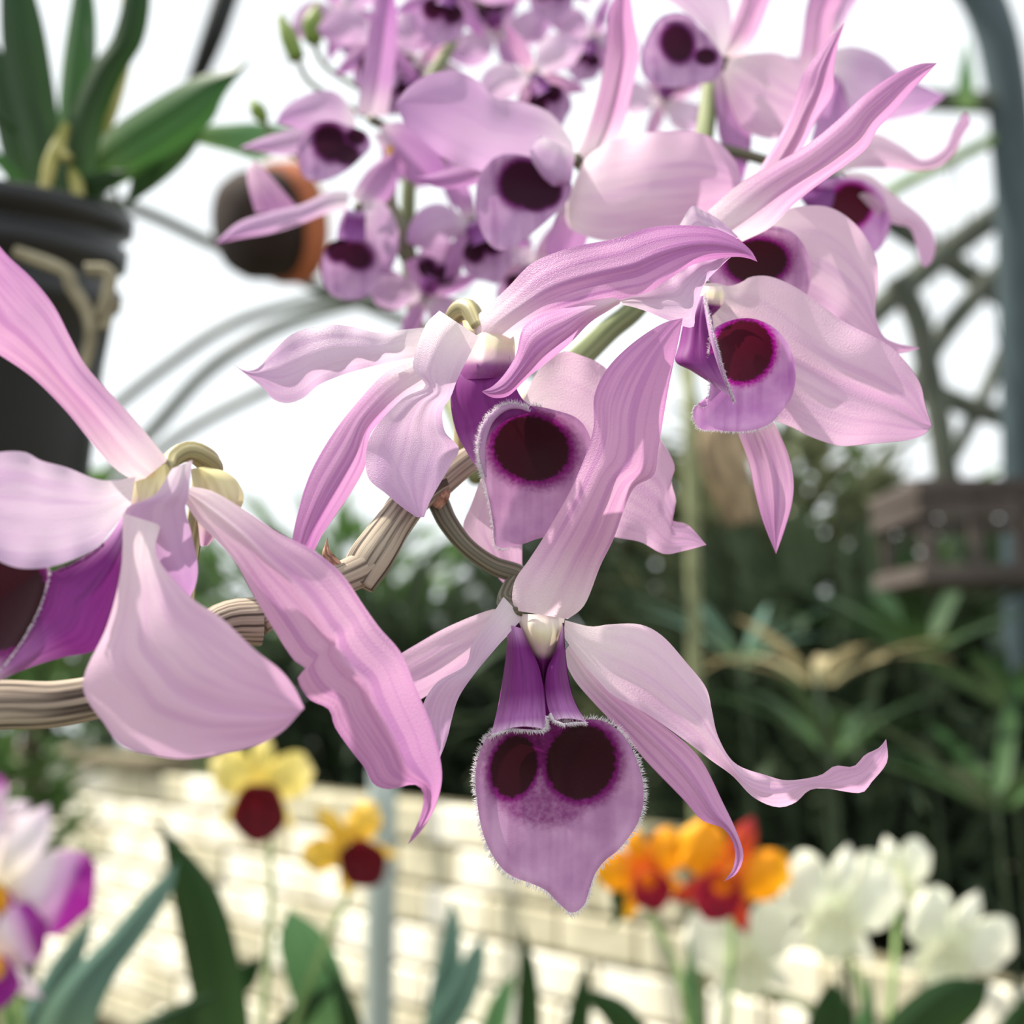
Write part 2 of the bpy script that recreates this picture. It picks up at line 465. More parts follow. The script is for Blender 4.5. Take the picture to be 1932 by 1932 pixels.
M['pole'] = plain_mat('pole_weathered', '3d423a', '5f6458', 5, 5, 0.8, 0.3, 0.003, src='Object')
M['post'] = plain_mat('post_grey', '8e9a94', 'aab4ae', 4, 4, 0.5, 0.1, 0.001, src='Object')
M['plastic'] = plain_mat('pot_black', '0d0e10', '1e2022', 4, 4, 0.45, 0.1, 0.0005, 0.4, src='Object')
M['terra'] = plain_mat('pot_terracotta', '8a4a30', 'b06a48', 6, 6, 0.85, 0.2, 0.001, src='Object')
M['terra_d'] = plain_mat('pot_blackened', '171110', '33231c', 6, 6, 0.85, 0.2, 0.001, src='Object')  # pot body coloured far darker than its rim
M['root'] = plain_mat('root_grey', '6e6752', 'a39b82', 5, 3, 0.7, 0.2, 0.0005)
M['wood'] = plain_mat('bench_wood', '5a5142', '8a7e68', 12, 2, 0.85, 0.3, 0.001, src='Object')
M['basket'] = plain_mat('basket_wood', '3c3531', '5e5550', 8, 3, 0.85, 0.3, 0.001, src='Object')

# ------------------------------------------------------------------ shape helpers for the greenhouse
def box(name, parent, mat, c, ax, ay, az, hx, hy, hz, bev=0.12):
    """chamfered box at c with half sizes along the three axes"""
    c = np.array(c, float); ax, ay, az = (np.array(a, float) / np.linalg.norm(a) for a in (ax, ay, az))
    b = bev * min(hx, hy, hz)
    V = []
    for sz, hxx, hyy in ((-hz, hx - b, hy - b), (-hz + b, hx, hy), (hz - b, hx, hy), (hz, hx - b, hy - b)):
        for sx, sy in ((-1, -1), (1, -1), (1, 1), (-1, 1)):
            V.append(c + ax * sx * hxx + ay * sy * hyy + az * sz)
    F = gridfaces(4, 4, True) + [(3, 2, 1, 0), (12, 13, 14, 15)]
    return make(name, V, F, parent, mat, smooth=False)

def lathe(name, parent, mat, profile, origin, axis=(0, 0, 1), n=48):
    z = np.array(axis, float); z /= np.linalg.norm(z)
    x = np.cross(z, (0, 1, 0.01)); x /= np.linalg.norm(x); y = np.cross(z, x)
    V, uv = [], []
    for k, (r, h) in enumerate(profile):
        for j in range(n):
            a = 6.2832 * j / n
            V.append(np.array(origin) + x * r * math.cos(a) + y * r * math.sin(a) + z * h); uv.append((j / n, k / len(profile)))
    return make(name, V, gridfaces(len(profile), n, True), parent, mat, uv)

def strap(V, F, UV, base, d, up, l, w, droop, segs=4):
    """one strap leaf appended to a joined mesh"""
    d = d / np.linalg.norm(d)
    side = np.cross(d, up); side /= np.linalg.norm(side) + 1e-9
    b = len(V)
    p = base.copy(); dd = d.copy()
    for i in range(segs + 1):
        t = i / segs
        wd = w * (math.sin(math.pi * (0.15 + 0.85 * t)) ** 0.7 if t < 1 else 0.02)
        n = np.cross(side, dd)
        for s in (-1, 0, 1):
            V.append(p + side * s * wd - n * (0.25 * wd if s == 0 else 0)); UV.append((0.5 + 0.5 * s, t))
        dd = dd + np.array((0, 0, -droop / segs)); dd /= np.linalg.norm(dd)
        p = p + dd * l / segs
    for i in range(segs):
        for j in range(2):
            F.append((b + i * 3 + j, b + i * 3 + j + 1, b + (i + 1) * 3 + j + 1, b + (i + 1) * 3 + j))

def shrub(label, px, top, hw, d, n, leaf, width, mat, seed, depth=0.5, cat='shrub', droop=0.8, zmin=0.0, name='shrub', dens=1.0):
    g = np.random.default_rng(seed)
    c = P(px, 966, d); topz = P(px, top, d)[2]; w = hw / FPX * d
    t = thing(name, label, cat, (c[0], c[1], 0.0), 'shrubs behind the block wall')
    V, F, UV = [], [], []
    for k in range(n):
        a = g.uniform(0, 6.28); r = math.sqrt(g.random())
        f = g.random() ** 1.25
        z = zmin + (topz - zmin) * f
        prof_ = 0.75 + 0.25 * math.sin(math.pi * f * 0.9)
        b = np.array((c[0] + w * r * math.cos(a) * prof_, c[1] + depth * r * math.sin(a), z * (1 - 0.12 * r * r)))
        dr = np.array((math.cos(a) * g.uniform(0.2, 1), math.sin(a) * g.uniform(0.2, 1), g.uniform(0.1, 1.3)))
        strap(V, F, UV, b, dr, np.array((0.1, 0.2, 1.0)) + g.normal(0, 0.2, 3), leaf * g.uniform(0.6, 1.2), width * g.uniform(0.7, 1.2), droop * g.uniform(0.3, 1.3), 3)
    o = make('foliage', V, F, t, mat, UV); tag(o, kind='stuff')
    st = []
    for k in range(4):
        a = g.uniform(0, 6.28)
        tube('trunk', t, M['bark'], [(c[0] + 0.25 * w * math.cos(a), c[1] + 0.2 * math.sin(a), 0.0), (c[0] + 0.35 * w * math.cos(a), c[1] + 0.2 * math.sin(a), topz * 0.5), (c[0] + 0.6 * w * math.cos(a + .4), c[1] + 0.2 * math.sin(a), topz * 0.92)], [0.03, 0.022, 0.008], 8, world=True)
    return t

# ------------------------------------------------------------------ floor and the low block wall
fl = make('floor', [(-12, -4, 0), (12, -4, 0), (12, 22, 0), (-12, 22, 0)], [(0, 1, 2, 3)], None, M['floor'], smooth=False)
tag(fl, kind='structure')

WL = P(-150, 966, 5.6); WR = P(2150, 966, 2.05)
WL[2] = WR[2] = 0.0
wdir = (WR - WL) / np.linalg.norm(WR - WL); wlen = np.linalg.norm(WR - WL)
wnor = np.array((wdir[1], -wdir[0], 0.0))            # faces the viewer
WH = 1.12; RH = 0.112; BW = 0.235
NLOW = 8                                              # courses of the lower right stretch
def pxat(s):
    q = WL + wdir * s - CAM
    return 966 + FPX * q[0] / (q @ FWD)
SSTEP = next(s for s in np.arange(0, wlen, BW) if pxat(s) > 1215)
HLOW = NLOW * RH
wall = box('wall_back', None, M['mortar'], (WL + WR) / 2 - wnor * 0.06 + np.array((0, 0, HLOW / 2 - 0.004)), wdir, wnor, (0, 0, 1), wlen / 2, 0.05, HLOW / 2 - 0.006)
tag(wall, 'low cream block wall behind the potted orchids, stepping down to the right', kind='structure')
box('mortar', wall, M['mortar'], WL + wdir * SSTEP / 2 - wnor * 0.06 + np.array((0, 0, (WH + HLOW) / 2 - 0.012)), wdir, wnor, (0, 0, 1), SSTEP / 2 - 0.006, 0.05, (WH - HLOW) / 2)
bmesh_cache = {}
g_ = np.random.default_rng(3)
nrow = int(WH / RH); ncol = int(wlen / BW)
wloc = np.array(wall.location)
for r in range(nrow):
    for k in range(ncol):
        s = (k + (0.5 if r % 2 else 0.0) + 0.5) * BW
        if s + BW / 2 > (wlen if r < NLOW else SSTEP + 0.01) or r < 2: continue
        c = WL + wdir * s + wnor * (g_.uniform(0.0, 0.012)) + np.array((0, 0, (r + 0.5) * RH))
        key = int(g_.integers(0, 4))
        if key not in bmesh_cache:
            o = box('block', wall, M['block'] if key != 2 else M['block_g'], wloc, wdir, wnor, (0, 0, 1), BW / 2 - 0.007, 0.022, RH / 2 - 0.007, 0.35)
            bmesh_cache[key] = o.data
        else:
            o = bpy.data.objects.new('block', bmesh_cache[key]); COL.objects.link(o); o.parent = wall
        o.location = [float(q) for q in (c - wloc)]

M['coping'] = plain_mat('coping_timber', '5d5646', '857c68', 9, 2, 0.85, 0.3, 0.002, 0.1, src='Object')
box('coping', wall, M['coping'], WL + wdir * wlen * 0.21 + wnor * -0.03 + np.array((0, 0, WH + 0.022)), wdir, wnor, (0, 0, 1), wlen * 0.21, 0.09, 0.022)
# ------------------------------------------------------------------ greenhouse frame
def pole(name, label, cat, mat, pts, r, n=12, group=None):
    o = tube(name, None, mat, pts, r, n, res=40)
    return tag(o, label, cat, group)

pole('roof_arch', 'upper galvanised roof arch curving up behind the spray, topmost of the three at left', 'pipe', M['pipe_g'], [(20, 1000, 3.3), (110, 870, 3.3), (220, 765, 3.3), (330, 680, 3.3), (430, 615, 3.3), (540, 578, 3.35), (680, 548, 3.4), (860, 525, 3.5)], [0.017], group='galvanised roof arches at left')
pole('roof_arch', 'middle galvanised roof arch at left between two others', 'pipe', M['pipe_g'], [(120, 1020, 3.0), (210, 890, 3.0), (290, 810, 3.0), (380, 710, 3.0), (470, 645, 3.0), (570, 600, 3.05), (700, 565, 3.1), (880, 540, 3.2)], [0.019], group='galvanised roof arches at left')
pole('roof_arch', 'lowest galvanised roof arch at left, just above the near flower', 'pipe', M['pipe_g'], [(150, 990, 3.4), (260, 885, 3.4), (360, 810, 3.4), (490, 742, 3.4), (640, 680, 3.5), (820, 620, 3.6)], [0.017], group='galvanised roof arches at left')
pole('roof_beam', 'dark beam sloping down to the right behind the round pot', 'beam', M['pole'], [(-200, 230, 1.5), (60, 330, 1.5), (270, 400, 1.5), (400, 460, 1.5), (560, 525, 1.5), (760, 605, 1.5), (1050, 720, 1.5)], [0.0085])
pole('roof_rod', 'thick black rod slanting in from the top left', 'rod', M['pipe_k'], [(470, -120, 1.6), (432, -20, 1.6), (405, 60, 1.6), (378, 130, 1.62), (350, 200, 1.65), (300, 330, 1.7)], [0.018, 0.018, 0.017, 0.013, 0.01, 0.008])
pole('frame_pipe', 'thick slate pipe bending down at the upper right corner', 'pipe', M['pipe'], [(1760, -110, 2.4), (1838, -30, 2.4), (1878, 60, 2.4), (1898, 160, 2.4), (1908, 260, 2.4), (1916, 380, 2.4), (1922, 560, 2.4), (1930, 900, 2.4), (1932, 1300, 2.4)], [0.044], 16)
tr = 'crossed poles of the trellis'
pole('trellis_pole', 'trellis pole rising steeply to the right edge, upper one of two', 'pole', M['pole'], [(1560, 690, 3.0), (1640, 600, 3.0), (1720, 530, 3.0), (1810, 455, 3.0), (1980, 340, 3.0)], [0.036], group=tr)
pole('trellis_pole', 'trellis pole rising to the right edge, lower one of two', 'pole', M['pole'], [(1720, 760, 3.1), (1760, 660, 3.1), (1830, 570, 3.1), (1900, 500, 3.1), (2000, 420, 3.1)], [0.030], group=tr)
pole('trellis_pole', 'trellis pole slanting down to the right above the others', 'pole', M['pole'], [(1560, 330, 3.2), (1680, 420, 3.2), (1760, 470, 3.2), (1860, 540, 3.2), (2000, 640, 3.2)], [0.032], group=tr)
pole('trellis_pole', 'upright trellis pole right of the broad pale petal', 'pole', M['pole'], [(1690, 520, 2.8), (1730, 600, 2.8), (1752, 700, 2.8), (1772, 800, 2.8), (1800, 1000, 2.8)], [0.032], group=tr)
pole('trellis_pole', 'low trellis pole near the right edge above the wooden basket', 'pole', M['pole'], [(1760, 740, 3.0), (1830, 768, 3.0), (1900, 790, 3.0), (2000, 815, 3.0)], [0.03], group=tr)
pole('trellis_pole', 'thin trellis pole leaning left near the right edge', 'pole', M['pole'], [(1960, 560, 3.0), (1900, 650, 3.0), (1860, 740, 3.0), (1800, 860, 3.0)], [0.02], group=tr)
pole('trellis_pole', 'greenish level trellis pole under the bright gap at the upper right', 'pole', M['pole'], [(1500, 165, 2.4), (1640, 180, 2.4), (1780, 190, 2.4), (1905, 195, 2.4)], [0.024], group=tr)
pole('trellis_pole', 'greenish trellis pole slanting up right behind the curled sepal', 'pole', M['stem'], [(1620, 400, 2.4), (1700, 350, 2.4), (1800, 300, 2.4), (1930, 235, 2.4)], [0.014], group=tr)
# upright post among the potted orchids
pt = P(722, 1500, 1.28)
post = tube('support_post', None, M['post'], [(pt[0], pt[1], 0.0), (pt[0], pt[1], 0.5), (pt[0], pt[1], 0.9), (pt[0], pt[1], pt[2] + 0.03)], [0.0165], 16, world=True)
tag(post, 'upright grey green post between the yellow orchids and the hanging flower', 'post')

# ------------------------------------------------------------------ shrubs behind the wall
shrub('low dark leafy shrub behind the wall at the left, under the near flower', 200, 1090, 330, 7.2, 1300, 0.42, 0.035, M['foliage'], 11)
shrub('green leafy shrub behind the wall below the woody cane', 640, 1010, 300, 6.0, 1100, 0.42, 0.035, M['foliage2'], 12)
shrub('very dark shrub behind the wall left of the hanging flower', 760, 1140, 260, 5.3, 1500, 0.40, 0.04, M['foliage'], 13)
shrub('dark shrub behind the wall at the middle, right of the hanging flower', 1180, 960, 270, 4.7, 1700, 0.40, 0.035, M['foliage'], 14)
shrub('tall grey green shrub behind the wall beneath the right flower', 1420, 820, 260, 4.2, 1700, 0.38, 0.032, M['foliage3'], 15)
shrub('dense dark shrub behind the wall right of the long curled petal', 1560, 1060, 330, 3.5, 2300, 0.34, 0.028, M['foliage'], 16)
shrub('big green shrub behind the wall at the right edge', 1900, 1060, 280, 3.5, 1900, 0.34, 0.03, M['foliage'], 17)
shrub('bright green shrub showing between sky gaps above the dark ones', 1660, 850, 330, 4.8, 420, 0.34, 0.035, M['foliage2'], 18)
leaf_spike = petal('leaf_spike', None, M['leaf_m'], [(1800, 205), (1806, 150), (1814, 110), (1824, 70)], [(1842, 205), (1838, 150), (1832, 110), (1824, 70)], [2360, 2355, 2350], c=4, nv=18, nu=7)
tag(leaf_spike, 'thin upright green leaf against the bright gap at the upper right', 'leaf')
# small plant at the left edge above the near flower
shrub('yellow green bush at the left edge under the black pot', 10, 745, 130, 2.2, 420, 0.13, 0.02, M['foliage2'], 19, depth=0.25, zmin=1.2, droop=1.2)

# ------------------------------------------------------------------ potted strap leaved plants, right middle
def strap_plant(label, base, n, length, width, mat, seed, spread=0.7, az=(0, 6.28), droop=0.7, group='strap leaved plants at the right'):
    g = np.random.default_rng(seed)
    t = thing('strap_plant', label, 'plant', base, group)
    for k in range(n):
        a = az[0] + (az[1] - az[0]) * (k + g.random() * 0.6) / n
        V, F, UV = [], [], []
        d = np.array((math.cos(a) * spread, math.sin(a) * spread, g.uniform(0.6, 1.2)))
        strap(V, F, UV, np.array(base, float) + np.array((0.02 * math.cos(a), 0.02 * math.sin(a), 0)), d, np.array((0, 0, 1.0)), length * g.uniform(0.7, 1.15), width * g.uniform(0.8, 1.2), droop * g.uniform(0.5, 1.3), 8)
        make('leaf', V, F, t, mat, UV)
    return t
def on_wall(px, d, z=WH):
    c = P(px, 966, d); return (c[0], c[1], z)
def on_floor(px, d):
    c = P(px, 966, d); return (c[0], c[1], 0.0)
M['pot_clay'] = plain_mat('pot_clay', '7a5a48', 'a27a62', 6, 6, 0.85, 0.2, 0.001, src='Object')
def tall_plant(label, px, py, d, n, length, width, mat, seed, **kw):
    """strap plant carried on a stem that rises from a clay pot on the floor"""
    b = P(px, py, d)
    t = strap_plant(label, b, n, length, width, mat, seed, **kw)
    tube('stem', t, M['stem_d'], [(b[0], b[1], 0.2), (b[0] + 0.02, b[1], b[2] * 0.6), (b[0], b[1], b[2] + 0.02)], [0.007, 0.005, 0.004], 8, world=True)
    p = thing('clay_pot', 'clay pot under ' + label.split(',')[0], 'pot', (b[0], b[1], 0.0), 'clay pots on the floor')
    lathe('pot_wall', p, M['pot_clay'], [(0.001, 0.0), (0.07, 0.0), (0.088, 0.2), (0.098, 0.2), (0.098, 0.24), (0.088, 0.24), (0.085, 0.20)], (b[0], b[1], 0.0), n=24)
    lathe('soil', p, M['bark'], [(0.086, 0.21), (0.05, 0.22), (0.001, 0.225)], (b[0], b[1], 0.0), n=24)
    return t
tall_plant('dark strap plant at the right edge, leaves fanning left', 1900, 1330, 1.75, 11, 0.34, 0.016, M['leaf_d'], 21, spread=1.1)
tall_plant('green strap plant low at the right edge', 1880, 1520, 1.4, 10, 0.30, 0.015, M['leaf_d'], 22, spread=1.0)
tall_plant('grey green strap plant right of the curled petal tip', 1570, 1420, 2.15, 10, 0.34, 0.015, M['leaf_d'], 23, spread=1.0)
tall_plant('drying strap plant with tan leaves in the dark behind the pale petal', 1545, 1290, 1.6, 7, 0.22, 0.013, M['leaf_dry'], 24, spread=1.0, droop=1.1)
tall_plant('broad leaved plant under the wooden basket', 1740, 1230, 2.05, 9, 0.28, 0.022, M['leaf_d'], 25, spread=1.0)
tall_plant('pale green strap plant behind the right petal of the hanging flower', 1400, 1250, 2.4, 8, 0.30, 0.012, M['leaf_b'], 26, spread=0.9)

# stake, bark slab and basket
M['stake'] = plain_mat('stake_olive', '5f6446', '858a66', 4, 2, 0.7, 0.2, 0.001)
sk = P(1300, 690, 1.45)
stake = tube('plant_stake', None, M['stake'], [(sk[0], sk[1], 0.0), (sk[0] - 0.004, sk[1], 0.8), (sk[0], sk[1], sk[2])], [0.009], 10, world=True)
tag(stake, 'pale green upright stake behind the two right flowers', 'stake')
M['slab'] = plain_mat('slab_bark', '5d5142', 'b09a7c', 5, 3, 0.9, 0.5, 0.003)
slab = petal('bark_slab', None, M['slab'], [(1330, 800), (1325, 860), (1345, 920), (1375, 985)], [(1385, 800), (1400, 860), (1415, 920), (1420, 985)], [1500, 1490, 1500], c=10, nv=20, nu=9)
m_ = slab.modifiers.new('thickness', 'SOLIDIFY'); m_.thickness = 0.012
tag(slab, 'tan slab of bark hanging in the shade left of the drooping sepal', 'bark')
bk = P(1840, 1010, 1.9)
basket = thing('hanging_basket', 'grey brown slatted wooden basket hanging at the right edge', 'basket', (bk[0], bk[1], bk[2] - 0.09))
for i, (zz, hh) in enumerate(((0.065, 0.016), (0.03, 0.012), (-0.075, 0.014))):
    for s in (-1, 1):
        box('slat', basket, M['basket'], (bk[0], bk[1] + s * 0.11, bk[2] + zz), (1, 0, 0), (0, 1, 0), (0, 0, 1), 0.14, 0.01, hh)
        box('slat', basket, M['basket'], (bk[0] + s * 0.13, bk[1], bk[2] + zz), (0, 1, 0), (1, 0, 0), (0, 0, 1), 0.10, 0.01, hh)
for s in (-0.12, -0.04, 0.04, 0.12):
    for q in (-1, 1):
        box('upright', basket, M['basket'], (bk[0] + s, bk[1] + q * 0.095, bk[2] - 0.005), (1, 0, 0), (0, 1, 0), (0, 0, 1), 0.009, 0.004, 0.085)
box('base', basket, M['basket'], (bk[0], bk[1], bk[2] - 0.085), (1, 0, 0), (0, 1, 0), (0, 0, 1), 0.13, 0.10, 0.006)
for s in (-1, 1):
    tube('hanger', basket, M['pipe_k'], [(bk[0] + s * 0.13, bk[1], bk[2] + 0.07), (bk[0] + s * 0.06, bk[1], bk[2] + 0.35), (bk[0], bk[1], bk[2] + 0.7)], [0.0015], 6, world=True)

# ------------------------------------------------------------------ black hanging pot with its orchid
pc = P(-75, 428, 0.50)
pax = np.array((0.04, -0.22, 0.975)); pax /= np.linalg.norm(pax)
pot = thing('hanging_pot', 'black ribbed plastic pot hanging at the left edge', 'pot', (pc[0], pc[1], pc[2] - 0.13))
R0 = 0.073
lathe('pot_wall', pot, M['plastic'], [(0.001, -0.128), (0.052, -0.128), (0.056, -0.11), (0.062, -0.06), (0.066, -0.036), (0.069, -0.034), (0.070, -0.026), (0.0672, -0.024), (0.0672, -0.017), (0.0715, -0.015), (0.0725, -0.006), (0.0695, -0.004), (0.0695, 0.0), (0.0745, 0.002), (0.075, 0.009), (0.072, 0.011), (0.068, 0.008), (0.066, -0.01)], pc, pax, n=64)
lathe('bark_mix', pot, M['bark'], [(0.0665, -0.008), (0.04, -0.002), (0.001, 0.0)], pc, pax, n=32)
for a in (0.0, 2.09, 4.19):
    e = pc + np.array((0.072 * math.cos(a), 0.072 * math.sin(a), 0.008))
    tube('hanger_wire', pot, M['pipe_g'], [tuple(e), tuple(e * 0.6 + (pc + np.array((0, 0, 0.4))) * 0.4), tuple(pc + np.array((0, 0, 0.6)))], [0.0008], 6, world=True)
po = thing('strap_leaf_orchid', 'orchid with broad green strap leaves growing in the black hanging pot', 'orchid', pc + np.array((0, 0, 0.0)))
def leaf(parent, mat, L, R, d, c=6, nv=26, nu=9, rib=3.0):
    return petal('leaf', parent, mat, L, R, d, c=c, nv=nv, nu=nu, rib=rib)
leaf(po, M['leaf_d'], [(62, 400), (48, 300), (22, 190), (2, 80), (0, -80)], [(112, 395), (112, 250), (100, 150), (78, 30), (40, -90)], [490, 485, 480], c=[2, 5, 3])
leaf(po, M['leaf_d'], [(20, 390), (0, 280), (-30, 150), (-60, 0)], [(60, 390), (50, 280), (30, 150), (-60, 0)], [500, 500, 500], c=[2, 4, 0])
leaf(po, M['leaf'], [(110, 380), (108, 250), (116, 130), (132, 20), (152, -90)], [(158, 380), (175, 230), (182, 110), (178, 0), (152, -90)], [505, 510, 515], c=[2, 5, 2])
leaf(po, M['leaf_d'], [(92, 400), (125, 240), (170, 130), (212, 70), (240, -30), (258, -90)], [(172, 400), (195, 240), (235, 140), (272, 75), (284, -20), (262, -90)], [488, 480, 470], c=[2, 5, 2])
leaf(po, M['leaf_y'], [(182, 260), (192, 190), (215, 110), (225, 40), (235, -60)], [(205, 260), (230, 190), (248, 110), (252, 40), (238, -60)], [500, 505, 508], c=[1, 3, 1])
leaf(po, M['leaf'], [(120, 340), (200, 250), (290, 188), (370, 145), (430, 132), (478, 108)], [(140, 390), (235, 345), (325, 290), (398, 232), (425, 178), (478, 108)], [495, 490, 480, 478], c=[3, 6, 2])
leaf(po, M['leaf_d'], [(190, 285), (240, 318), (244, 355), (222, 402)], [(385, 252), (355, 298), (305, 345), (222, 402)], [500, 502, 505], c=[1, 3, 1])
leaf(po, M['leaf_d'], [(110, 390), (130, 350), (180, 325), (250, 320)], [(150, 395), (180, 375), (220, 350), (250, 320)], [486, 484, 484], c=[1, 3, 0])
leaf(po, M['leaf'], [(70, 390), (40, 330), (0, 290), (-60, 240)], [(85, 400), (40, 360), (0, 320), (-60, 240)], [485, 480, 470], c=[1, 2, 0])
leaf(po, M['leaf_d'], [(60, 330), (30, 240), (0, 215), (-50, 190)], [(75, 340), (40, 265), (0, 235), (-50, 190)], [480, 470, 465], c=[1, 2, 0])
leaf(po, M['leaf_m'], [(340, 240), (420, 235), (480, 232), (560, 240)], [(340, 262), (430, 285), (500, 300), (560, 240)], [520, 520, 522], c=[1, 3, 0])
for q in ([(110, 260, .48), (95, 310, .476), (82, 370, .474)], [(125, 235, .482), (112, 280, .478), (130, 300, .476)], [(135, 320, .482), (145, 350, .478), (150, 388, .476)]):
    tube('shoot', po, M['leaf_y'], q, [0.0018, 0.003, 0.002], 10)
for q in ([(30, 475, .438), (120, 510, .437), (135, 540, .437), (165, 590, .438), (170, 640, .439), (155, 700, .44)], [(160, 508, .437), (205, 515, .44), (200, 560, .44), (185, 600, .44)], [(190, 620, .442), (205, 580, .444), (225, 570, .446)]):
    tube('root', po, M['root'], q, [0.0026, 0.0028, 0.0022], 10)

# ------------------------------------------------------------------ round pot tilted toward the viewer
tp = P(478, 425, 1.12)
ax = np.array((0.72, 0.62, 0.30)); ax /= np.linalg.norm(ax)
tpot = thing('clay_pot', 'dark round bottomed terracotta pot hanging beside the stretched lilac sepal', 'pot', tp)
lathe('pot_wall', tpot, M['terra_d'], [(0.001, -0.030), (0.030, -0.029), (0.046, -0.022), (0.054, -0.008), (0.056, 0.01), (0.056, 0.028)], tp, ax, 48)
lathe('rim', tpot, M['terra'], [(0.056, 0.026), (0.062, 0.028), (0.063, 0.05), (0.059, 0.052), (0.055, 0.03), (0.05, 0.02)], tp, ax, 48)
tube('hanger', tpot, M['pipe_k'], [tuple(tp + ax * 0.05 + np.array((0, 0, 0.055))), tuple(tp + np.array((0.02, 0.03, 0.25))), tuple(tp + np.array((0.02, 0.05, 0.6)))], [0.001], 6, world=True)
# ------------------------------------------------------------------ bench with the small potted orchids below the spray
bench = thing('plant_bench', 'grey slatted wooden bench carrying the small potted orchids, below the picture', 'bench', (0.0, 0.72, 0.0))
BZ = 1.05
for k in range(7):
    box('slat', bench, M['wood'], (0.0, 0.42 + k * 0.105, BZ - 0.012), (1, 0, 0), (0, 1, 0), (0, 0, 1), 0.85, 0.042, 0.012)
for sx in (-0.78, 0.78):
    box('cross_rail', bench, M['wood'], (sx, 0.735, BZ - 0.045), (0, 1, 0), (1, 0, 0), (0, 0, 1), 0.36, 0.03, 0.02)
    for sy in (0.42, 1.05):
        box('leg', bench, M['wood'], (sx, sy, (BZ - 0.065) / 2), (1, 0, 0), (0, 1, 0), (0, 0, 1), 0.03, 0.03, (BZ - 0.065) / 2)

def potted(label, x, d, r=0.05, h=0.1):
    c = P(x, 966, d); c[2] = BZ
    p = thing('flower_pot', label, 'pot', c, 'small black pots on the bench')
    lathe('pot_wall', p, M['plastic'], [(0.001, 0.0), (r * 0.75, 0.0), (r * 0.95, h * 0.85), (r * 1.05, h * 0.85), (r * 1.05, h), (r * 0.96, h), (r * 0.92, h * 0.85)], c, n=32)
    lathe('bark_mix', p, M['bark'], [(r * 0.92, h * 0.86), (r * 0.5, h * 0.92), (0.001, h * 0.94)], c, n=24)
    return c + np.array((0, 0, h * 0.9))

def two_tone(name, stops, trans=0.3, var=0.1, dark='b0a090'):
    return grad_mat(name, stops, 6, 3, var, 0.55, trans, dark)
M['cat_white'] = two_tone('cattleya_white_purple', [(0.0, 'f2ecd8'), (0.35, 'ecdde6'), (0.5, 'd8a8d4'), (0.62, '951a90'), (1.0, '861680')])
M['cat_w2'] = two_tone('cattleya_white_sepal', [(0.0, 'f2ecd8'), (0.6, 'eee2ea'), (1.0, 'e2cade')])
M['cat_lipw'] = lip_mat('cattleya_lip_purple', 'a02a98', '7a147a', 'e8b838', 'e8a818', seed=4)
M['cat_yellow'] = two_tone('cattleya_yellow', [(0.0, 'e9cf62'), (0.5, 'f0dd7c'), (1.0, 'efe0a0')], dark='c9a038')
M['cat_amber'] = two_tone('cattleya_amber', [(0.0, 'e9b63a'), (0.5, 'efc24a'), (1.0, 'e8c870')], dark='c08a20')
M['cat_lipm'] = lip_mat('cattleya_lip_maroon', '6e0f1e', '4f0816', '3d0410', '3a0410', seed=6)
M['cat_orange'] = two_tone('cattleya_orange', [(0.0, 'd8581e'), (0.45, 'ef9a12'), (1.0, 'f3b81e')], dark='c8480e')
M['cat_red'] = two_tone('cattleya_red', [(0.0, 'e08a1e'), (0.4, 'cc4a1e'), (1.0, '9c2030')], dark='7a1028')
M['cat_lipr'] = lip_mat('cattleya_lip_crimson', 'a01c34', '7c1030', 'c83a18', 'd8741a', seed=7)
M['cat_cream'] = two_tone('orchid_cream', [(0.0, 'dfe4c4'), (0.5, 'eef0dc'), (1.0, 'f4f2e4')], dark='c8ccb0')
M['cat_lipy'] = lip_mat('orchid_lip_cream', 'eef0d8', 'dcdfbc', 'd8d488', 'c8c060', seed=8)

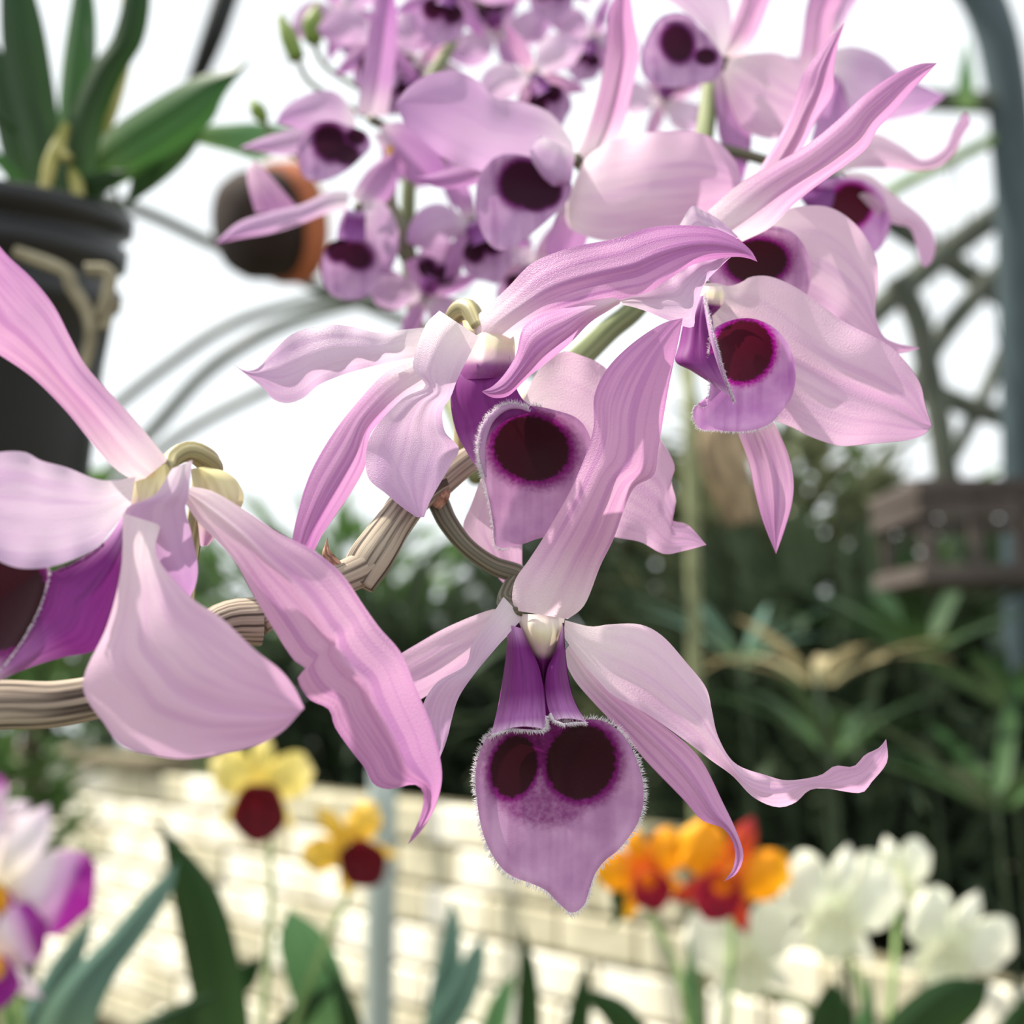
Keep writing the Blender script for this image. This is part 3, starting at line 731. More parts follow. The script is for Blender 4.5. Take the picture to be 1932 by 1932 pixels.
def bench_orchid(label, x, y, size, ang, d, pm, sm, lm, root, cat='orchid', eyes=True, group='small potted orchids below the spray', pw=1.0, ls=1.0):
    f = thing('potted_orchid_flower', label, cat, P(x, y, d / 1000.), group)
    a = math.radians(ang); ca, sa = math.cos(a), math.sin(a); s = size / 100.0
    def T(pts): return [(x + s * (px * ca - py * sa), y + s * (px * sa + py * ca)) for px, py in pts]
    k = s
    petal('sepal', f, sm, T([(-8, 0), (-20, -40), (-18, -72), (0, -100)]), T([(8, 0), (20, -40), (18, -72), (0, -100)]), [d, d - 4, d + 6], c=[1, 4, 0], nv=20, nu=9)
    for sg in (-1, 1):
        petal('petal', f, pm, T([(sg * 6, -8), (sg * 30, -52 * pw), (sg * 72, -64 * pw), (sg * 100, -30)]), T([(sg * 6, 8), (sg * 36, 26 * pw), (sg * 80, 16 * pw), (sg * 100, -30)]), [d - 1, d - 6, d + 4], c=[0, 5, 2], nv=24, nu=13, ruf=4, rufn=3)
        petal('sepal', f, sm, T([(sg * 8, 4), (sg * 38, 22), (sg * 60, 52), (sg * 72, 84)]), T([(sg * 0, 12), (sg * 18, 48), (sg * 44, 74), (sg * 72, 84)]), [d + 1, d + 2, d + 8], c=[0, 3, 0], nv=18, nu=9)
    ex = T([(0, 22)])[0]
    blob('lip', f, lm, T([(ls * a_, 2 + ls * (b_ - 2)) for a_, b_ in ((-22, 6), (0, 2), (22, 6), (36, 30), (40, 56), (22, 78), (0, 88), (-22, 78), (-40, 56), (-36, 30))]), T([(0, 40)])[0], d - 14, cup=10, eyes=[(ex[0], ex[1], 18 * s, 18 * s, 0)] if eyes else [], nr=16, na=56, ruf=2.5, rufn=9)
    if root is not None:
        b = P(x, y, d / 1000. + 0.004); m = (b + root) / 2 + np.array((0.01, 0.01, 0.02))
        tube('stem', f, M['stem'], [tuple(b), tuple(b + np.array((0.004, 0.012, -0.03))), tuple(m), tuple(root)], [0.002, 0.0025, 0.003, 0.0035], 8, world=True)
    return f

r1 = potted('black pot on the bench under the white and purple orchid', 60, 0.60)
r2 = potted('black pot on the bench under the two yellow orchids', 500, 0.86)
r3 = potted('black pot on the bench under the orange and red orchids', 1300, 0.80)
r4 = potted('black pot on the bench under the cream white orchids', 1600, 0.88)
r5 = potted('black pot on the bench under the dark strap leaf', 300, 0.78)
r6 = potted('black pot on the bench under the blue green leaves', 850, 0.92)
r7 = potted('black pot on the bench at the right end', 1790, 0.74)

bench_orchid('white orchid with purple tipped petals cut by the left edge', 0, 1665, 175, 32, 600, M['cat_white'], M['cat_w2'], M['cat_lipw'], r1, pw=1.15)
bench_orchid('small white and purple orchid topmost at the left edge under the woody cane', -25, 1560, 95, 60, 640, M['cat_white'], M['cat_w2'], M['cat_lipw'], r1, pw=1.2)
bench_orchid('second white and purple orchid low in the left corner', -20, 1800, 120, -10, 585, M['cat_white'], M['cat_w2'], M['cat_lipw'], r1, pw=1.1)
bench_orchid('pale yellow orchid with a dark maroon lip under the drooping pink petal', 492, 1478, 100, 4, 850, M['cat_yellow'], M['cat_yellow'], M['cat_lipm'], r2, eyes=False, ls=1.3)
bench_orchid('amber yellow orchid with a maroon lip turned right beside the grey post', 655, 1592, 92, -38, 840, M['cat_amber'], M['cat_amber'], M['cat_lipm'], r2, eyes=False, pw=0.8, ls=1.2)
bench_orchid('golden orange orchid just right of the hanging lip', 1215, 1640, 95, -20, 800, M['cat_orange'], M['cat_orange'], M['cat_lipr'], r3)
bench_orchid('orange orchid with crimson edges behind the hooked sepal tip', 1375, 1645, 115, 24, 790, M['cat_orange'], M['cat_red'], M['cat_lipr'], r3)
bench_orchid('cream white orchid right of the crimson edged one', 1580, 1710, 120, 10, 850, M['cat_cream'], M['cat_cream'], M['cat_lipy'], r4, eyes=False, pw=1.2)
bench_orchid('cream white orchid at the right, higher than its two neighbours', 1690, 1650, 75, -15, 900, M['cat_cream'], M['cat_cream'], M['cat_lipy'], r4, eyes=False, pw=1.2)
bench_orchid('cream white orchid near the bottom right corner', 1800, 1780, 110, 25, 880, M['cat_cream'], M['cat_cream'], M['cat_lipy'], r4, eyes=False, pw=1.2)
bench_orchid('cream white orchid low under the crimson edged one', 1400, 1790, 110, -12, 900, M['cat_cream'], M['cat_cream'], M['cat_lipy'], r4, eyes=False, pw=1.2)

def leafy(label, root, leaves, group='leaves of the potted orchids'):
    t = thing('orchid_leaves', label, 'leaves', root, group)
    for mat, L, R, d, c in leaves:
        leaf(t, M[mat], L, R, d, c=c)
    return t
leafy('tall dark green strap leaf and its neighbours rising left of the yellow orchids', r5, [
    ('leaf_d', [(392, 2060), (372, 1932), (345, 1800), (322, 1680), (303, 1570), (262, 1512)], [(470, 2060), (472, 1932), (452, 1810), (425, 1710), (385, 1640), (262, 1512)], [780, 775, 770], [2, 6, 0]),
    ('leaf_d', [(300, 2060), (300, 1960), (350, 1890), (420, 1840), (500, 1800)], [(360, 2060), (380, 1960), (430, 1900), (480, 1860), (500, 1800)], [800, 805, 810], [2, 5, 0])])
leafy('dusty blue green leaves in the bottom left corner', r1, [
    ('leaf_b', [(60, 2060), (70, 1932), (120, 1850), (200, 1770), (270, 1690), (335, 1625)], [(150, 2060), (180, 1932), (220, 1840), (270, 1770), (320, 1690), (335, 1625)], [620, 640, 660], [2, 5, 0]),
    ('leaf_b', [(-20, 2060), (10, 1960), (60, 1880), (110, 1800), (180, 1720)], [(60, 2060), (90, 1960), (130, 1880), (160, 1800), (180, 1720)], [640, 650, 660], [2, 5, 0]),
    ('leaf_d', [(200, 2060), (240, 1950), (320, 1900), (420, 1870)], [(240, 2060), (280, 1960), (340, 1930), (420, 1870)], [660, 670, 680], [2, 4, 0])])
leafy('mid green broad leaves below the yellow orchids', r2, [
    ('leaf_m', [(560, 2060), (560, 1932), (535, 1830), (525, 1770), (545, 1712)], [(680, 2060), (668, 1932), (650, 1840), (610, 1760), (545, 1712)], [850, 845, 850], [2, 7, 0]),
    ('leaf_d', [(620, 2060), (640, 1960), (630, 1880), (610, 1800)], [(690, 2060), (690, 1960), (665, 1880), (610, 1800)], [835, 830, 835], [2, 4, 0]),
    ('leaf_d', [(480, 2060), (500, 1960), (560, 1890), (640, 1850)], [(520, 2060), (540, 1970), (590, 1920), (640, 1850)], [830, 825, 830], [2, 4, 0])])
leafy('blue green upright leaves below the hanging lip', r6, [
    ('leaf_b', [(790, 2060), (800, 1932), (820, 1830), (840, 1740), (850, 1695)], [(850, 2060), (868, 1932), (870, 1830), (868, 1740), (850, 1695)], [920, 915, 920], [2, 6, 0]),
    ('leaf_b', [(760, 2060), (790, 1950), (840, 1870), (880, 1800), (912, 1762)], [(840, 2060), (860, 1960), (895, 1890), (915, 1820), (912, 1762)], [900, 895, 895], [2, 6, 0]),
    ('leaf_d', [(960, 2060), (972, 1932), (978, 1830), (985, 1740)], [(1010, 2060), (1020, 1932), (1012, 1830), (985, 1740)], [930, 925, 925], [2, 5, 0]),
    ('leaf_m', [(880, 2060), (900, 1960), (930, 1880), (975, 1830)], [(920, 2060), (950, 1960), (965, 1890), (975, 1830)], [925, 920, 920], [2, 5, 0]),
    ('leaf_d', [(1030, 2060), (1060, 1960), (1080, 1880), (1110, 1800)], [(1080, 2060), (1110, 1960), (1115, 1880), (1110, 1800)], [940, 935, 935], [2, 5, 0])])
leafy('dark green leaves below the orange orchids', r3, [
    ('leaf_d', [(1190, 2060), (1160, 1960), (1120, 1900), (1090, 1860)], [(1260, 2060), (1230, 1960), (1180, 1890), (1090, 1860)], [800, 795, 790], [2, 6, 0]),
    ('leaf_d', [(1160, 1720), (1150, 1690), (1170, 1660), (1220, 1650)], [(1150, 1760), (1185, 1720), (1200, 1690), (1220, 1650)], [830, 830, 830], [1, 3, 0]),
    ('leaf_m', [(1290, 2060), (1300, 1960), (1290, 1860), (1300, 1760)], [(1320, 2060), (1322, 1960), (1316, 1860), (1300, 1760)], [815, 812, 812], [1, 3, 0])])
leafy('wide dark leaves in the bottom right corner', r7, [
    ('leaf_d', [(1640, 2060), (1660, 1950), (1720, 1880), (1790, 1845), (1868, 1850)], [(1760, 2060), (1770, 1990), (1820, 1940), (1855, 1900), (1868, 1850)], [740, 735, 735], [2, 7, 0]),
    ('leaf_d', [(1560, 2060), (1520, 1960), (1540, 1890), (1570, 1850)], [(1620, 2060), (1620, 1960), (1600, 1890), (1570, 1850)], [760, 755, 755], [2, 5, 0]),
    ('leaf_m', [(1600, 2060), (1610, 1960), (1625, 1900), (1640, 1830)], [(1640, 2060), (1650, 1960), (1650, 1900), (1640, 1830)], [770, 768, 768], [1, 4, 0]),
    ('leaf_d', [(1850, 2060), (1870, 1960), (1910, 1900), (1960, 1860)], [(1930, 2060), (1940, 1980), (1960, 1930), (1960, 1860)], [770, 768, 768], [2, 5, 0])])
# ------------------------------------------------------------------ the flowering spray: near flowers
def flower(label, x, y, d, group='pink orchids of the spray'):
    return thing('orchid_flower', label, 'orchid', P(x, y, d / 1000.0), group)

def named(o, label):
    o['label'] = label
    return o

# --- hanging flower in the middle, seen face on
A = flower('lilac orchid hanging face on in the centre, two dark eyes on its lip', 1020, 1170, 196)
petal('dorsal_sepal', A, M['sepal2'],
      [(973, 1152), (966, 1128), (973, 1092), (998, 1056), (1035, 998), (1084, 909), (1118, 816), (1121, 748), (1146, 695), (1193, 648), (1249, 611), (1288, 600)],
      [(1071, 1168), (1096, 1150), (1111, 1125), (1133, 1067), (1158, 1016), (1193, 925), (1233, 897), (1242, 847), (1258, 751), (1270, 689), (1283, 630), (1288, 600)],
      [193, 190, 187, 186, 187, 189, 191.5], cl=[3, 4, 3, 2.5, 2, 1, 0], cr=[3, 3.5, 3, 3.5, 3, 1.5, 0], nv=64, nu=19, ruf=0.25, bulge=-6)
petal('petal', A, M['petal2'],
      [(1066, 1170), (1114, 1182), (1150, 1178), (1207, 1178), (1250, 1200), (1295, 1250), (1332, 1297), (1343, 1340), (1355, 1390), (1387, 1440), (1447, 1463), (1488, 1472), (1546, 1463), (1575, 1445), (1610, 1446), (1632, 1424), (1658, 1411), (1672, 1394)],
      [(1063, 1200), (1090, 1240), (1128, 1283), (1157, 1312), (1222, 1348), (1295, 1399), (1342, 1435), (1382, 1464), (1421, 1504), (1466, 1523), (1501, 1514), (1527, 1491), (1560, 1488), (1623, 1496), (1645, 1475), (1674, 1437), (1672, 1394)],
      [197, 194, 192, 192, 193, 194, 193], cl=[0, 2.5, 4, 3, 1, -1.5, 0], cr=[0, 1.5, 1, 0.5, 2, 1.5, 0], nv=72, nu=19, ruf=0.7, rufn=5)
petal('lateral_sepal', A, M['sepal2'],
      [(1060, 1235), (1082, 1280), (1114, 1319), (1172, 1381), (1222, 1439), (1288, 1507), (1324, 1547), (1362, 1562), (1381, 1585), (1387, 1612), (1382, 1640), (1366, 1663)],
      [(1080, 1210), (1140, 1280), (1200, 1330), (1260, 1375), (1300, 1408), (1330, 1445), (1363, 1512), (1386, 1560), (1402, 1605), (1399, 1632), (1386, 1652), (1366, 1663)],
      [199, 198, 197, 196, 195, 194], cl=[1, 2, 2.5, 2, 1, 0], cr=[1, 2, 2.5, 2.5, 2, 0], nv=56, rib=-0.8)
petal('petal', A, M['petal'],
      [(950, 1126), (925, 1165), (891, 1214), (878, 1255), (822, 1290), (795, 1345), (812, 1410), (829, 1432)],
      [(987, 1166), (953, 1203), (898, 1268), (866, 1315), (852, 1359), (846, 1385), (838, 1410), (829, 1432)],
      [196, 193, 193, 195, 196], cl=[1, 3, 3, 2, 0], cr=[0.5, -1, -1, 0, 0], ruf=0.4, nv=48)
petal('lateral_sepal', A, M['petal2'],
      [(962, 1150), (924, 1151), (848, 1181), (790, 1213), (745, 1243), (700, 1300)],
      [(985, 1172), (930, 1225), (870, 1270), (810, 1310), (760, 1330), (700, 1300)],
      [199, 200, 202, 204], c=[0, 1.2, 1.5, 0])
colm = petal('column', A, M['column'],
             [(974, 1158), (985, 1190), (996, 1215), (1008, 1240), (1020, 1268), (1024, 1290)],
             [(1066, 1160), (1062, 1190), (1056, 1212), (1046, 1232), (1032, 1262), (1026, 1290)],
             [194, 192, 193, 195, 196], c=[4, 4.5, 3.5, 2, 0.5], p=2.0, nu=17)
lipA, rimA, cenA = blob('lip', A, M['lip'],
      [(935, 1380), (965, 1369), (1000, 1372), (1026, 1379), (1038, 1356), (1062, 1362), (1090, 1360), (1120, 1357), (1150, 1366), (1178, 1390), (1200, 1430), (1213, 1478), (1213, 1520), (1202, 1555), (1186, 1580), (1165, 1605), (1140, 1625), (1122, 1650), (1112, 1680), (1100, 1710), (1078, 1722), (1055, 1705), (1030, 1680), (1000, 1666), (970, 1655), (945, 1636), (922, 1600), (908, 1560), (900, 1510), (897, 1460), (905, 1420), (918, 1393)],
      (1050, 1500), 189.0, cup=7.0, tilt=(0.5, -1.5), roll=1.6, power=2.2, nr=40, na=160, keel=2.2,
      eyes=[(970, 1446, 45, 62, 14), (1096, 1438, 68, 74, 14), (1032, 1400, 60, 46, 0, -0.03), (1030, 1440, 95, 95, 0, -0.16)])
petal('lip_side_lobe', A, M['tube'],
      [(957, 1178), (956, 1220), (950, 1270), (940, 1330), (926, 1388)],
      [(986, 1186), (1002, 1224), (1018, 1262), (1027, 1310), (1031, 1378)],
      [194, 191.5, 189.5, 187.6], cl=[3, 5, 6, 3], cr=[1.5, 1.8, 1.8, 1.0], p=2, nu=19, bulge=-12)
petal('lip_side_lobe', A, M['tube'],
      [(1054, 1202), (1045, 1234), (1032, 1264), (1029, 1300), (1034, 1335), (1044, 1360)],
      [(1063, 1178), (1067, 1240), (1074, 1290), (1086, 1328), (1106, 1362)],
      [194, 191.5, 190, 188.0], cl=[1.5, 1.8, 1.8, 1.0], cr=[3, 5, 6, 3], p=2, nu=19, bulge=-6)
petal('lip_throat', A, M['throat'],
      [(962, 1175), (955, 1240), (945, 1310), (935, 1390), (960, 1430)], [(1064, 1175), (1068, 1240), (1080, 1310), (1104, 1370), (1090, 1430)],
      [198, 198, 198, 198], c=-1.5, p=2)
fringe('lip_fringe', lipA, M['hair'], np.vstack([rimA, rimA[:1]]), cenA, 0.0011, 1500, 0.000045, 0.8, seed=3)
rimL = PA(*[np.array(c) for c in zip(*[(926, 1390), (940, 1381), (965, 1374), (995, 1376), (1020, 1378), (1030, 1370), (1029, 1350)])], np.full(7, 0.1885))
fringe('lobe_fringe', lipA, M['hair'], rimL, PA(985, 1330, 0.190), 0.0011, 420, 0.00005, 1.2, seed=4)
rimR = PA(*[np.array(c, float) for c in zip(*[(1040, 1345), (1046, 1358), (1062, 1364), (1085, 1362), (1106, 1362)])], np.full(5, 0.1882))
fringe('lobe_fringe', lipA, M['hair'], rimR, PA(1065, 1320, 0.190), 0.0010, 260, 0.00005, 1.2, seed=14)
tube('ovary', A, M['pedicel'], [(985, 1150, 0.196), (955, 1138, 0.2), (962, 1110, 0.203), (975, 1092, 0.204)], [0.0012, 0.0017, 0.0016, 0.0015], 12)
tube('pedicel', A, M['pedicel'], [(1010, 1105, 0.2035), (980, 1084, 0.2045), (930, 1066, 0.205), (880, 1030, 0.205), (845, 985, 0.206), (826, 945, 0.207)], [0.0016, 0.0019, 0.0017, 0.0017, 0.0019, 0.0021], 14, ridge=0.05)
# water drop beside the spur is part of the flower's wet base
# --- middle flower, turned to the right
B = flower('mauve orchid with a long curved sepal arching right over its dark single eye', 920, 655, 203)
petal('dorsal_sepal', B, M['sepal'],
      [(884, 622), (896, 600), (925, 573), (960, 540), (1000, 499), (1044, 478), (1099, 462), (1162, 450), (1224, 430), (1286, 425), (1348, 431), (1394, 453), (1418, 474), (1429, 494)],
      [(948, 652), (985, 622), (1030, 602), (1075, 590), (1120, 577), (1158, 568), (1190, 560), (1224, 551), (1255, 532), (1285, 512), (1317, 496), (1379, 485), (1410, 487), (1429, 494)],
      [200, 196, 193, 191, 191, 192], cl=[3, 3, 2.5, 2.5, 2, 0], cr=[2, 2, 1, 0.5, 1, 0], nv=64, nu=19, ruf=0.3, rib=-0.5)
petal('petal', B, M['petal'],
      [(1158, 566), (1190, 552), (1224, 540), (1260, 520), (1300, 498), (1340, 488), (1385, 480)],
      [(1163, 573), (1193, 579), (1224, 589), (1262, 605), (1306, 618), (1312, 590), (1329, 537), (1363, 500), (1385, 480)],
      [194.5, 194, 193.5, 194, 194.5], c=[0, 1, 2, 1, 0], ruf=0.5)
petal('lateral_sepal', B, M['sepal'],
      [(1158, 558), (1110, 568), (1060, 582), (1016, 596), (986, 620), (974, 668), (953, 704), (930, 728), (910, 738)],
      [(1175, 572), (1118, 605), (1078, 645), (1037, 680), (994, 714), (966, 742), (950, 750), (928, 750), (910, 740)],
      [192, 190.5, 189, 189.5, 191], cl=[2, 3, 3, 2, 0], cr=[2, 3, 2.5, 1.5, 0], nv=44)
petal('petal', B, M['petal'],
      [(829, 586), (801, 617), (779, 691), (803, 728), (760, 752), (711, 803), (692, 846), (694, 900), (729, 932), (760, 958), (786, 976)],
      [(903, 635), (881, 679), (863, 716), (850, 750), (835, 775), (840, 815), (866, 846), (850, 878), (832, 909), (812, 945), (800, 976)],
      [196, 194, 194, 196, 195, 194], cl=[3, 2, 0, 2, 1, 0], cr=[0, 1, 2, 0.5, 1, 0], nv=60, nu=19, ruf=0.9, rufn=3)
petal('petal', B, M['petal'],
      [(800, 618), (760, 622), (714, 628), (667, 617), (617, 613), (555, 629), (515, 663), (487, 694), (462, 699), (440, 687)],
      [(800, 672), (770, 676), (729, 685), (680, 697), (636, 711), (599, 728), (574, 750), (543, 761), (515, 753), (496, 731), (470, 711), (440, 687)],
      [203, 202, 203, 205, 207, 208], c=[0, 1.5, 2, 2, 1, 0], ruf=0.5)
petal('lateral_sepal', B, M['sepal'],
      [(800, 668), (775, 682), (726, 704), (673, 760), (630, 815), (593, 877), (574, 924), (558, 983), (551, 1023), (540, 1100)],
      [(815, 720), (770, 752), (729, 785), (698, 822), (690, 877), (664, 927), (636, 968), (605, 1014), (589, 1045), (542, 1102)],
      [202, 203, 204, 204, 205], c=[1, 2, 2.2, 1.5, 0], nv=48)
petal('column', B, M['column_b'],
      [(900, 600), (888, 630), (881, 656), (874, 684), (866, 716)], [(962, 612), (970, 638), (972, 660), (970, 686), (964, 712)],
      [203, 199, 196.5, 195.0, 195.6], c=[3, 4, 5.5, 5, 4.5], p=2, nv=24)
petal('lip_side_lobe', B, M['tube'],
      [(884, 668), (858, 716), (850, 758), (860, 812), (880, 852), (906, 893)],
      [(962, 672), (968, 715), (985, 752), (1010, 775), (968, 784), (922, 805)],
      [198, 196, 196, 197, 198], cl=[3, 5, 5, 3, 1], cr=[1, 2, 2, 1, 0.5], p=2, nu=19)
lipB, rimB, cenB = blob('lip', B, M['lip'],
      [(925, 786), (908, 815), (905, 850), (908, 885), (920, 930), (930, 985), (936, 1030), (972, 1031), (1010, 1018), (1050, 1005), (1090, 960), (1120, 890), (1115, 830), (1090, 790), (1040, 772), (1005, 766), (978, 768), (966, 776), (950, 768)],
      (1000, 860), 198.0, cup=6.5, tilt=(2.0, 0.5), roll=1.4, power=2.0, nr=34, na=128,
      eyes=[(1003, 846, 75, 63, 15)])
rb = [(1000, 776, .1965), (980, 768, .1955), (958, 768, .1950), (936, 780, .1948), (918, 803, .1950), (909, 835, .1955), (910, 868, .1962), (916, 900, .197)]
tube('lip_rim', B, M['rim'], rb, [0.0002, 0.0004, 0.0006, 0.0007, 0.0008, 0.0007, 0.0005, 0.0002], 10)
fringe('rim_fringe', lipB, M['hair'], catmull(np.array([P(*q) for q in rb]), 60), PA(1003, 846, .2), 0.0015, 900, 0.00005, 1.0, seed=15)
fringe('lip_fringe', lipB, M['hair'], np.vstack([rimB, rimB[:1]]), cenB, 0.0009, 500, 0.00005, 0.8, seed=5, lo=0.0, hi=0.35)
fringe('lip_fringe', lipB, M['hair'], np.vstack([rimB, rimB[:1]]), cenB, 0.0008, 160, 0.00005, 0.8, seed=6, lo=0.86, hi=1.0)
petal('petal', B, M['petal2'],
      [(985, 762), (1015, 700), (1059, 664), (1100, 672), (1140, 692), (1200, 750), (1249, 832), (1273, 878), (1267, 909), (1276, 947), (1267, 980), (1298, 990), (1333, 1028)],
      [(1000, 800), (1050, 870), (1095, 950), (1140, 1005), (1162, 1014), (1209, 1023), (1252, 1045), (1292, 1039), (1333, 1028)],
      [203, 206, 208, 208, 207, 206], c=[0, 1, 1, 1, 0.5, 0], nv=64, nu=21, ruf=1.0, rufn=6)
petal('lateral_sepal', B, M['petal2'],
      [(912, 890), (890, 950), (874, 998), (905, 1042), (942, 1092), (966, 1113)],
      [(975, 900), (985, 980), (985, 1040), (985, 1080), (982, 1105), (966, 1113)],
      [206, 208, 209, 210], c=[0, 1, 1, 0])
tube('ovary', B, M['ovary'], [(905, 622, 0.202), (885, 583, 0.205), (862, 590, 0.208), (850, 625, 0.212), (860, 700, 0.215), (870, 800, 0.214), (868, 872, 0.213)], [0.0016, 0.0018, 0.0017, 0.0015, 0.0014, 0.0014, 0.0015], 14, ridge=0.06)
petal('spur', B, M['spur'], [(872, 605), (876, 622), (884, 640)], [(898, 600), (903, 618), (905, 640)], [203, 201, 201], c=2, p=2, nv=12)

# --- right flower
Cf = flower('lilac orchid at right with magenta rim round its eye and a broad pale petal', 1330, 545, 210)
petal('dorsal_sepal', Cf, M['sepal2'],
      [(1335, 398), (1393, 348), (1454, 312), (1514, 279), (1575, 231), (1632, 178), (1684, 142), (1733, 121), (1768, 119)],
      [(1400, 456), (1454, 429), (1494, 389), (1539, 352), (1595, 312), (1636, 279), (1656, 243), (1688, 211), (1725, 166), (1768, 119)],
      [212, 209, 207, 206, 207], cl=[2, 2, 2, 1.5, 0], cr=[2, 3, 2.5, 2, 0], nv=52, rib=0.6)
petal('petal', Cf, M['petal'], [(1280, 428), (1305, 389), (1325, 397), (1355, 413), (1392, 446)], [(1290, 470), (1320, 470), (1345, 468), (1370, 462), (1392, 450)], [205, 203, 204], c=0.6, nv=24, ruf=0.3)
petal('petal', Cf, M['petal2'],
      [(1322, 535), (1350, 534), (1375, 540), (1398, 533), (1418, 522), (1454, 522), (1503, 543), (1555, 579), (1594, 608), (1660, 641), (1692, 664), (1722, 700), (1738, 729), (1745, 762), (1758, 803)],
      [(1325, 570), (1345, 640), (1380, 720), (1420, 770), (1454, 790), (1496, 807), (1529, 824), (1585, 841), (1643, 837), (1709, 831), (1742, 821), (1758, 803)],
      [210, 209, 208, 206, 207, 207], cl=[0, 2, 5, 4, 2, 0], cr=[0, 1, 0, 1, 0.5, 0], p=2.2, nv=56, nu=23, ruf=0.4, rufn=4, rib=1.0)
petal('lateral_sepal', Cf, M['sepal2'],
      [(1370, 770), (1390, 812), (1412, 870), (1425, 930), (1440, 985), (1464, 1045)],
      [(1440, 770), (1462, 800), (1486, 855), (1497, 905), (1494, 950), (1480, 1000), (1464, 1045)],
      [211, 209, 207, 207], c=[1, 1.8, 1.8, 0], rib=-0.7)
lipC, rimC, cenC = blob('lip', Cf, M['lipc'],
      [(1346, 622), (1380, 604), (1420, 601), (1460, 618), (1488, 652), (1501, 700), (1495, 745), (1472, 780), (1445, 804), (1400, 814), (1350, 812), (1320, 808), (1308, 786), (1313, 764), (1330, 768), (1338, 745), (1340, 715), (1338, 680), (1340, 650)],
      (1410, 690), 200.0, cup=6.0, tilt=(2.5, -1.0), roll=1.2, nr=34, na=128, eyes=[(1402, 662, 58, 62, 30)])
fringe('lip_fringe', lipC, M['hair'], np.vstack([rimC, rimC[:1]]), cenC, 0.0008, 420, 0.00005, 0.8, seed=8, lo=0.45, hi=1.0)
petal('lip_side_lobe', Cf, M['tube'],
      [(1312, 560), (1292, 600), (1281, 650), (1274, 682), (1305, 700), (1342, 724)],
      [(1340, 555), (1344, 600), (1350, 640), (1360, 680), (1370, 715), (1384, 752)],
      [205, 202, 199, 199], cl=[3, 4, 3, 2], cr=[1, 1, 0.5, 0.5], p=2)
rid = np.array([P(x, y, d) for x, y, d in ((1328, 556, .2035), (1334, 590, .2015), (1345, 640, .1985), (1358, 685, .1975), (1372, 725, .198), (1384, 756, .199))])
tube('lip_crest', Cf, M['rim'], rid, [0.0002, 0.0004, 0.0005, 0.0005, 0.0004, 0.0002], 8, world=True)
fringe('crest_fringe', lipC, M['hair'], catmull(rid, 40), PA(1330, 660, 0.20), 0.0009, 1100, 0.00007, 1.5, seed=9)
petal('column', Cf, M['column'], [(1322, 540), (1318, 556), (1318, 572), (1325, 590)], [(1362, 540), (1366, 556), (1362, 576), (1345, 595)], [206, 204, 205], c=2, p=2, nv=16)
tube('pedicel', Cf, M['pedicel'], [(1330, 545, 0.211), (1310, 540, 0.222), (1280, 530, 0.236), (1255, 510, 0.258)], [0.0016, 0.0016, 0.0015, 0.0015], 10)

# --- near flower on the left, cut by the frame
Lf = flower('large pink orchid cut by the left edge, nearest the viewer, with a broad drooping petal', 300, 935, 170)
petal('dorsal_sepal', Lf, M['sepal2'],
      [(317, 868), (280, 822), (242, 778), (202, 735), (161, 688), (134, 639), (102, 577), (62, 527), (19, 487), (-30, 440), (-120, 400)],
      [(262, 912), (217, 884), (174, 837), (124, 775), (62, 713), (0, 670), (-50, 640), (-90, 560), (-120, 400)],
      [170, 167, 164, 162, 160, 158], cl=[3, 4, 5, 5, 3, 0], cr=[2, 3, 3, 2, 1, 0], p=1.1, nv=48, nu=21)
petal('petal', Lf, M['petal'],
      [(256, 900), (193, 906), (124, 881), (78, 869), (47, 853), (0, 853), (-60, 870), (-130, 960)],
      [(246, 958), (217, 993), (186, 1030), (140, 1055), (87, 1071), (31, 1071), (-20, 1050), (-80, 1020), (-130, 960)],
      [169, 164, 160, 158, 158], cl=[0, 1, 1.5, 1, 0], cr=[0, -1, -1.5, -1, 0], ruf=0.5)
petal('petal', Lf, M['petal2'],
      [(232, 968), (228, 1074), (202, 1180), (156, 1290), (197, 1366), (233, 1409), (300, 1427), (362, 1431), (466, 1412), (528, 1384), (574, 1336)],
      [(303, 990), (296, 1049), (357, 1124), (419, 1167), (481, 1226), (528, 1263), (556, 1298), (574, 1336)],
      [166, 160, 156, 154, 154, 155, 157], cl=[1, 2, 3, 2, 1, 0], cr=[1, 1, 2, 2, 1, 0], nv=64, nu=25, ruf=0.5, rufn=3, rib=0.5)
petal('lateral_sepal', Lf, M['petalb'],
      [(325, 884), (290, 935), (240, 958), (235, 1000), (250, 1060), (305, 1105), (358, 1128)],
      [(363, 868), (355, 937), (350, 960), (362, 1010), (373, 1065), (370, 1100), (358, 1128)],
      [168, 166, 167, 169, 171], c=[1, 1.2, 1.2, 0.5])
petal('lateral_sepal', Lf, M['sepal2'],
      [(345, 942), (373, 984), (404, 1015), (444, 1061), (475, 1117), (512, 1180), (553, 1244), (576, 1260), (561, 1281), (583, 1319), (620, 1338), (632, 1372), (663, 1417), (688, 1449), (704, 1479), (735, 1489), (782, 1480), (799, 1500), (793, 1540), (770, 1592)],
      [(360, 918), (404, 928), (466, 965), (528, 1006), (594, 1040), (645, 1083), (688, 1145), (717, 1185), (757, 1232), (786, 1301), (812, 1362), (828, 1417), (834, 1471), (820, 1525), (792, 1572), (770, 1592)],
      [170, 168, 168, 170, 172, 174, 176], cl=[1, 2, 1.5, 1, 3, 2, 0], cr=[1, 2.5, 3, 3, 4, 3, 0], p=1.4, nv=72, nu=23, ruf=0.4, rufn=4, rib=-0.8)
